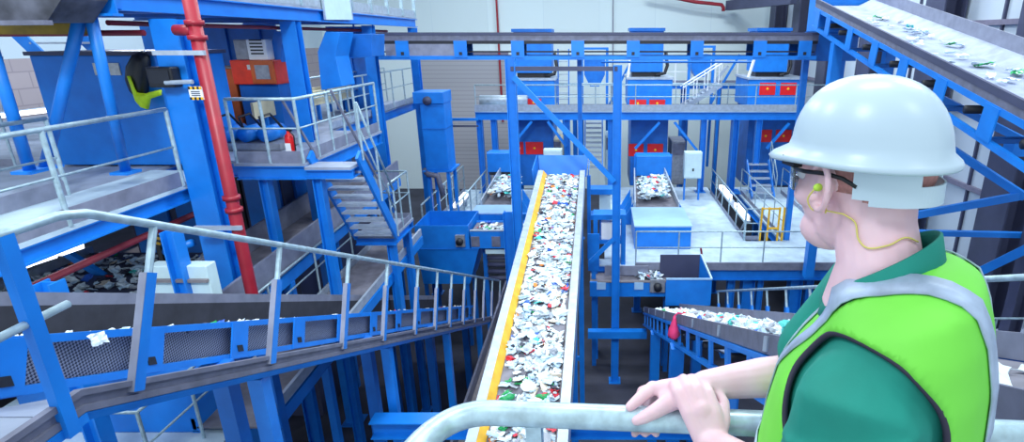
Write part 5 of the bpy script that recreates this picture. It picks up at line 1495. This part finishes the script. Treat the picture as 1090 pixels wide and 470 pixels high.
def solid(name, mb, m, parent, voxel, smooth_it=6, fac=.5):
    """join overlapping shapes into one continuous smooth skin"""
    me = bpy.data.meshes.new(name + '_raw'); me.from_pydata(mb.v, [], mb.f)
    bm = bmesh.new(); bm.from_mesh(me); bmesh.ops.recalc_face_normals(bm, faces=bm.faces); bm.to_mesh(me); bm.free()
    o = bpy.data.objects.new(name, me); COL.objects.link(o)
    r = o.modifiers.new('r', 'REMESH'); r.mode = 'VOXEL'; r.voxel_size = voxel
    s = o.modifiers.new('s', 'SMOOTH'); s.factor = fac; s.iterations = smooth_it
    dg = bpy.context.evaluated_depsgraph_get()
    m2 = bpy.data.meshes.new_from_object(o.evaluated_get(dg)); m2.name = name
    bpy.data.objects.remove(o); bpy.data.meshes.remove(me)
    m2.materials.clear(); m2.materials.append(M[m])
    base = WORLD[parent.name]
    m2.transform(Matrix.Translation(-base))
    for p in m2.polygons: p.use_smooth = True
    o = bpy.data.objects.new(name, m2); COL.objects.link(o); o.parent = parent
    WORLD[o.name] = base.copy()
    return o
man = thing('person', 'worker in white safety helmet, lime hi-vis vest and green polo, both hands on rail', 'person', (.52, .72, 0))

# body: one continuous surface
mb = MB()
mb.ball(H(-.012, 0, .005), .098, .076, .108, HM, 24, 16)
mb.ball(H(.032, 0, -.062), .066, .060, .082, HM, 20, 14)
mb.ball(H(.048, 0, -.124), .050, .050, .038, HM, 16, 10)
mb.ball(H(.012, 0, -.105), .06, .06, .05, HM, 16, 10)
mb.ball(H(.0, .0, -.085), .07, .062, .06, HM, 16, 10)
for s in (1, -1):
    mb.ball(H(.062, .038 * s, -.064), .03, .024, .024, HM)
    mb.ball(H(.082, .032 * s, -.018), .018, .026, .010, HM)
limb(mb, [H(.088, 0, -.03), H(.108, 0, -.058)], [.009, .013])
mb.ball(H(.098, 0, -.064), .014, .018, .010, HM)
mb.ball(H(.088, 0, -.092), .016, .024, .007, HM); mb.ball(H(.086, 0, -.101), .015, .021, .007, HM)
for s in (1, -1):
    earc = [(.006 + .021 * math.cos(a), (.080 + .016 * (.5 - .5 * math.cos(a))) * s, -.036 + .036 * math.sin(a)) for a in [R(d) for d in range(40, 331, 24)]]
    P = [H(*e) for e in earc]
    limb(mb, P, [.0058] * len(P), 8)
    mb.ball(H(.004, .079 * s, -.036), .016, .007, .029, HM)
    mb.ball(H(.012, .078 * s, -.068), .009, .006, .010, HM)
limb(mb, [H(-.022, 0, -.05), H(-.03, 0, -.10), Tp(-.005, 0, 1.47), Tp(-.005, 0, 1.40)], [.064, .060, .061, .075], 20)
torso(mb, -.014)
SHL, SHR = Tp(-.022, .166, 1.318), Tp(.012, -.172, 1.355)
ELB, WRL = V((.352, .648, 1.115)), V((.203, .842, 1.098))
ERB, WRR = V((.395, .985, 1.15)), V((.205, .935, 1.158))
limb(mb, [SHL, SHL.lerp(ELB, .5), ELB], [.056, .05, .042])
limb(mb, [ELB, ELB.lerp(WRL, .35), WRL], [.042, .043, .029])
limb(mb, [SHR, SHR.lerp(ERB, .5), ERB], [.056, .05, .042])
limb(mb, [ERB, ERB.lerp(WRR, .35), WRR], [.040, .040, .028])
# left hand: back of the hand to the viewer, fingers folded over the other hand
KN = [V((.147, .900, 1.166)), V((.1665, .902, 1.174)), V((.186, .901, 1.173)), V((.205, .896, 1.167))]
for i, k_ in enumerate(KN):
    base = WRL + V((-.016 + .011 * i, .006, .006))
    limb(mb, [base, base.lerp(k_, .55) + V((0, -.004, .004)), k_], [.0175, .0155, .0115], 12)
    ln = (.8, .95, 1.0, .92)[i]
    a = k_ + V((-.004, .030 * ln, .002)); b = a + V((-.003, .022 * ln, -.019)); c = b + V((0, .004, -.020 * ln))
    limb(mb, [k_, a, b, c], [.0112, .0098, .0088, .0078], 10)
limb(mb, [WRL + V((.014, .006, .01)), V((.230, .872, 1.125)), V((.235, .897, 1.145)), V((.226, .915, 1.157))], [.016, .0145, .0115, .0095], 12)
mb.ball(WRL.lerp(KN[1], .5) + V((.004, 0, -.004)), .028, .02, .034)
# right hand: gripping the rail, fingers over the far side with the tips below, thumb along the near side
RH = [V((.105, .938, 1.149)), V((.125, .945, 1.150)), V((.145, .949, 1.149)), V((.164, .95, 1.146))]
for i, k_ in enumerate(RH):
    base = WRR + V((-.022, -.006 + .007 * i, -.006))
    limb(mb, [base, base.lerp(k_, .5) + V((0, -.002, .004)), k_], [.019, .0155, .012], 12)
limb(mb, [RH[0], V((.088, .926, 1.144)), V((.072, .915, 1.136)), V((.058, .906, 1.129))], [.0145, .013, .0115, .0095], 12)
for i in range(1, 4):
    x = .052 + .021 * i
    k_ = RH[i]
    limb(mb, [k_, V((x + .012, .962, 1.125)), V((x + .004, .956, 1.088)), V((x, .932, 1.062)), V((x - .004, .912, 1.063))], [.012, .0105, .0095, .009, .0082], 12)
limb(mb, [WRR + V((-.03, -.02, -.008)), V((.13, .902, 1.140)), V((.103, .893, 1.127)), V((.085, .889, 1.118)), V((.070, .887, 1.112))], [.019, .0175, .0145, .0125, .0098], 12)
mb.ball(V((.145, .925, 1.144)), .035, .024, .016)
# legs
HIP = [Tp(-.06, .09, .88), Tp(-.06, -.09, .88)]
FOOT = [V((.53, .62, .08)), V((.62, .80, .08))]
for h_, f_ in zip(HIP, FOOT):
    kn = h_.lerp(f_, .5) + FT * .03
    limb(mb, [h_, kn, f_], [.082, .055, .04])
    limb(mb, [f_ + V((0, 0, -.035)), f_ + FT * .15 + V((0, 0, -.05))], [.038, .026])
body = solid('body', mb, 'skin', man, .0034, 5)

# eyes
for s in (1, -1):
    e = MB().ball(H(.083, .032 * s, -.032), .012, .012, .012).build('eye', 'white', man, smooth=True)
    MB().ball(H(.0925, .033 * s, -.032), .0045, .0045, .0045).build('iris', 'navy', e)
# short hair below the helmet
mb = MB()
mb.ball(H(-.016, 0, .008), .0965, .0775, .109, HM, 48, 32)
keep = MB()
hv = [p for p in mb.v]
fs = []
for f_ in mb.f:
    c = sum((hv[i] for i in f_), V()) / len(f_)
    q = HM.transposed() @ (c - C)
    if q.z > -.045 - .02 * (q.x < -.05) and not (q.x > .0 and q.z < .03): fs.append(f_)
keep.v = hv; keep.f = fs
hair = keep.build('hair', 'hair', man, smooth=True)
sm = hair.modifiers.new('thick', 'SOLIDIFY'); sm.thickness = .003

# trousers and shoes
mb = MB()
for h_, f_ in zip(HIP, FOOT):
    kn = h_.lerp(f_, .5) + FT * .03
    limb(mb, [h_, kn, f_ + V((0, 0, .01))], [.105, .085, .072])
mb.loft([ring(Tp(-.05, 0, z), FT, LT, .142, .188) for z in (.82, .95, 1.03)])
solid('trousers', mb, 'trousers', man, .009, 4)
for f_ in FOOT:
    mb = MB()
    limb(mb, [f_ + V((0, 0, -.02)) - FT * .03, f_ + FT * .06 + V((0, 0, -.035)), f_ + FT * .17 + V((0, 0, -.042))], [.052, .046, .036])
    mb.v = [V((p.x, p.y, max(p.z, .004))) for p in mb.v]
    mb.build('shoe', 'black', man, smooth=True)
# polo shirt
mb = MB()
torso(mb, 0.0, zmin=.9)
EL2, ER2 = SHL.lerp(ELB, .92), SHR.lerp(ERB, .72)
rr = random.Random(4)
limb(mb, [Tp(-.02, .11, 1.314), SHL, SHL.lerp(EL2, .5), EL2], [.078, .086, .094, .096], 20)
limb(mb, [Tp(.012, -.12, 1.345), SHR, SHR.lerp(ER2, .5), ER2], [.08, .08, .074, .072], 20)
# soft cloth folds across the sleeve
for i in range(5):
    f = .12 + .19 * i
    c = SHL.lerp(EL2, f); d = (EL2 - SHL).normalized()
    side = V((-.75, -.66, 0)); a = (side - d * side.dot(d)).normalized(); b = d.cross(a)
    arc = [c + (a * math.cos(q) + b * math.sin(q)) * .0925 + d * (.05 * math.sin(q * .9 + i)) for q in [R(x) for x in range(-70 + 12 * i, 75, 18)]]
    limb(mb, arc, [.004 + .0035 * math.sin(math.pi * k / (len(arc) - 1)) for k in range(len(arc))], 8)
shirt = solid('polo_shirt', mb, 'shirt', man, .006, 7)
# collar
mb = MB()
n = 40
prof = [(.062, -.024), (.0655, .012), (.065, .020), (.069, .019), (.077, -.012), (.084, -.036), (.078, -.038)]
rings = []
for i in range(n):
    th = 2 * math.pi * i / n
    d = FT * math.cos(th) + LT * math.sin(th)
    tilt = -.052 * math.cos(th)
    c = Tp(-.006, 0, 1.462)
    rings.append([c + d * r_ * (1.0 + .06 * (-math.cos(th))) + V((0, 0, z + tilt)) for r_, z in prof])
mb.loft(rings + [rings[0]], cap=False)
mb.build('collar', 'shirt', man, smooth=True)
# hi-vis vest with cut arm holes
mb = MB()
torso(mb, .013, zmin=.9)
vest = solid('hi_vis_vest', mb, 'vest', man, .008, 8)
bm = bmesh.new(); bm.from_mesh(vest.data)
base = WORLD[man.name]
def near_axis(p, a, b, r):
    ab = b - a; t_ = max(0, min(1.6, (p - a).dot(ab) / ab.dot(ab)))
    return (p - (a + ab * t_)).length < r
kill = []
for f_ in bm.faces:
    p = f_.calc_center_median() + base
    q = p - V((N.x, N.y, 0)); lat = q.dot(LT); fo = q.dot(FT)
    hole = False
    for s, sh, el in ((1, SHL, ELB), (-1, SHR, ERB)):
        l_ = lat * s
        # arm hole: egg shaped opening around the shoulder
        dz = p.z - 1.290; df = fo + .022
        if l_ > .10 and (dz / .125) ** 2 + (df / .106) ** 2 < 1: hole = True
        
    if ((q.x + .01) ** 2 + q.y ** 2) ** .5 < .085 and p.z > 1.425 - .4 * fo: hole = True
    if p.z < .915: hole = True
    if hole: kill.append(f_)
bmesh.ops.delete(bm, geom=kill, context='FACES')
bound = [e for e in bm.edges if len(e.link_faces) == 1]
# relax the cut edges so the hems run smooth
adj = {}
for e in bound:
    a, b = e.verts
    adj.setdefault(a, []).append(b); adj.setdefault(b, []).append(a)
for _ in range(14):
    new = {v: (v.co * .4 + sum((w_.co for w_ in nb), V()) / len(nb) * .6) for v, nb in adj.items() if len(nb) == 2}
    for v, c in new.items(): v.co = c
loops = []; seen = set()
for v in adj:
    if v in seen: continue
    lp = [v]; seen.add(v); cur = v
    while True:
        nx = [w_ for w_ in adj[cur] if w_ not in seen]
        if not nx: break
        cur = nx[0]; seen.add(cur); lp.append(cur)
    if len(lp) > 12: loops.append([q.co.copy() + base for q in lp])
bm.to_mesh(vest.data); bm.free()
sd = vest.modifiers.new('thick', 'SOLIDIFY'); sd.thickness = .004; sd.offset = 1
for lp in loops:
    pts = lp[::2]
    for _ in range(3): pts = [pts[i] * .5 + (pts[i - 1] + pts[(i + 1) % len(pts)]) * .25 for i in range(len(pts))]
    MB().tube(pts + [pts[0], pts[1]], .0048, 8).build('piping', 'piping', vest, smooth=True)
# reflective bands laid on the vest
from mathutils.bvhtree import BVHTree
mbv = MB(); torso(mbv, .013, zmin=.9)
bt = BVHTree.FromPolygons([v - 0 * v for v in mbv.v], mbv.f)
def on_vest(o, d, lift=.008):
    far = o + d * .6
    h_, nrm, _, _ = bt.ray_cast(far, -d)
    return (h_ + (nrm if nrm.dot(d) > 0 else -nrm) * lift) if h_ is not None else None
def ribbon(name, rows):
    mb = MB(); rows = [r_ for r_ in rows if r_[0] is not None and r_[1] is not None]
    vs = [p for r_ in rows for p in r_]
    fs = [(2 * i, 2 * i + 1, 2 * i + 3, 2 * i + 2) for i in range(len(rows) - 1)]
    mb.add(vs, fs)
    o = mb.build(name, 'band', vest, smooth=True)
    s_ = o.modifiers.new('thick', 'SOLIDIFY'); s_.thickness = .0025
    return o
for s in (1, -1):
    rows = []
    for k in range(0, 61):
        th = R(-42 + k * 4.4)
        d = FT * math.cos(th) + V((0, 0, math.sin(th)))
        deg = -42 + k * 4.4
        l_ = .08 if deg > 90 else .08 - .074 * (90 - deg) / 110
        rows.append(tuple(on_vest(Tp(-.02, (l_ + dl) * s, 1.24), d) for dl in (-.018, .018)))
    ribbon('reflective_band', rows)
rows = []
for k in range(0, 73):
    th = R(k * 5)
    d = FT * math.cos(th) + LT * math.sin(th)
    rows.append((on_vest(Tp(-.01, 0, 1.092), d), on_vest(Tp(-.01, 0, 1.142), d)))
ribbon('reflective_band', rows)

# helmet
mb = MB()
n = 56
def outline(th, grow):
    cs, sn = math.cos(th), math.sin(th)
    r_ = 1 / math.sqrt((cs / .120) ** 2 + (sn / .099) ** 2)
    peak = max(0, cs) ** 5
    return r_, grow * (.016 + .034 * peak)
rings = []
def hr_(fun):
    rings.append([fun(2 * math.pi * i / n) for i in range(n)])
def P(th, r_, u): return H(-.004 + r_ * math.cos(th), r_ * math.sin(th), u)
drop = lambda th: -.010 * max(0, math.cos(th)) ** 2 - .004 * max(0, -math.cos(th))
hr_(lambda th: P(th, outline(th, 0)[0] * .93, .002))
hr_(lambda th: P(th, sum(outline(th, 1)) - .003, -.001 + drop(th)))
hr_(lambda th: P(th, sum(outline(th, 1)), .003 + drop(th)))
hr_(lambda th: P(th, sum(outline(th, .8)), .009 + drop(th) * .8))
hr_(lambda th: P(th, sum(outline(th, .12)), .016))
for k in range(1, 13):
    a = k / 13 * math.pi / 2
    cc, ss = math.cos(a) ** .82, math.sin(a)
    hr_(lambda th, cc=cc, ss=ss: P(th, outline(th, 0)[0] * cc * (1 + .012 * math.cos(4 * th) * (1 - ss)), (.016 + .110 * ss)))
mb.loft(rings, cap=False)
top = len(mb.v); mb.v.append(H(-.004, 0, .1267))
b0 = (len(rings) - 1) * n
mb.f += [[b0 + i, b0 + (i + 1) % n, top] for i in range(n)]
hel = mb.build('safety_helmet', 'helmet', man, smooth=True)
# inner head band and nape strap
def arc_band(name, m, a0, a1, rx, ry, u0, u1, th_=.003, lean=0):
    mb = MB(); rws = []
    for k in range(33):
        a = R(a0 + (a1 - a0) * k / 32)
        rws.append([H(-.006 + (rx + o) * math.cos(a), (ry + o) * math.sin(a), u + lean * math.cos(a)) for u, o in ((u0, 0), (u1, 0), (u1, th_), (u0, th_))])
    mb.loft(rws)
    return mb.build(name, m, hel, smooth=False)
arc_band('nape_strap', 'helmet', 122, 238, .1125, .085, -.054, -.024)
arc_band('nape_side', 'helmet', 110, 160, .1125, .085, -.046, .008)
arc_band('head_band', 'helmet', 0, 360, .106, .088, .002, .012)
for a in (236,):
    q = R(a)
    p = H(-.006 + .114 * math.cos(q), .0865 * math.sin(q), -.05); r_ = H(-.006 + .114 * math.cos(q), .0865 * math.sin(q), .01)
    MB().bar(p, r_, .03, .004, up=L).build('strap_arm', 'helmet', hel)
for s in (1, -1):
    MB().bar(H(.075, .086 * s, -.002), H(.045, .094 * s, -.004), .016, .014).build('clip', 'black', hel)
# safety glasses
mb = MB()
rws = []
for k in range(25):
    a = R(-58 + 116 * k / 24)
    rws.append([H(.022 + (.094 + o) * math.cos(a), (.078 + o) * math.sin(a), u) for u, o in ((-.056, 0), (-.016, 0), (-.016, .002), (-.056, .002))])
mb.loft(rws)
gl = mb.build('safety_glasses', 'lens', man, smooth=True)
for s in (1, -1):
    MB().tube([H(.072, .068 * s, -.02), H(.04, .083 * s, -.018), H(-.005, .091 * s, -.014), H(-.03, .086 * s, -.018), H(-.05, .080 * s, -.028)], .0034, 8).build('temple_arm', 'black', gl, smooth=True)
rws = [H(.022 + .096 * math.cos(R(a)), .08 * math.sin(R(a)), -.015) for a in range(-58, 59, 8)]
MB().tube(rws, .0025, 6).build('brow_bar', 'black', gl)
# ear plug on its cord
MB().ball(H(.008, .090, -.037), .006, .008, .006, HM).build('ear_plug', 'plug', man, smooth=True)
cp = [H(.010, .096, -.04), H(.022, .094, -.058), H(.016, .086, -.075), H(-.004, .080, -.066), H(-.014, .078, -.080), H(-.030, .077, -.080), H(-.044, .073, -.085), H(-.054, .073, -.105), H(-.07, .066, -.118), H(-.088, .05, -.112), H(-.102, .03, -.098), H(-.112, .008, -.105)]
bb = BVHTree.FromPolygons([v.co + base for v in body.data.vertices], [tuple(p.vertices) for p in body.data.polygons])
cq = []
for i, p in enumerate(cp):
    if i < 3: cq.append(p); continue
    h_, nrm, _, _ = bb.find_nearest(p)
    cq.append(h_ + nrm * .004)
fine = []
for i in range(len(cq) - 1):
    p0, p1, p2, p3 = cq[max(0, i - 1)], cq[i], cq[i + 1], cq[min(len(cq) - 1, i + 2)]
    for k in range(5):
        f = k / 5
        q = .5 * ((2 * p1) + (p2 - p0) * f + (2 * p0 - 5 * p1 + 4 * p2 - p3) * f * f + (3 * p1 - p0 - 3 * p2 + p3) * f ** 3)
        if i >= 3:
            h_, nrm, _, _ = bb.find_nearest(q)
            if h_ is not None: q = h_ + nrm * .0035
        fine.append(q)
fine.append(cq[-1])
MB().tube(fine, .0014, 6).build('ear_plug_cord', 'cord', man, smooth=True)
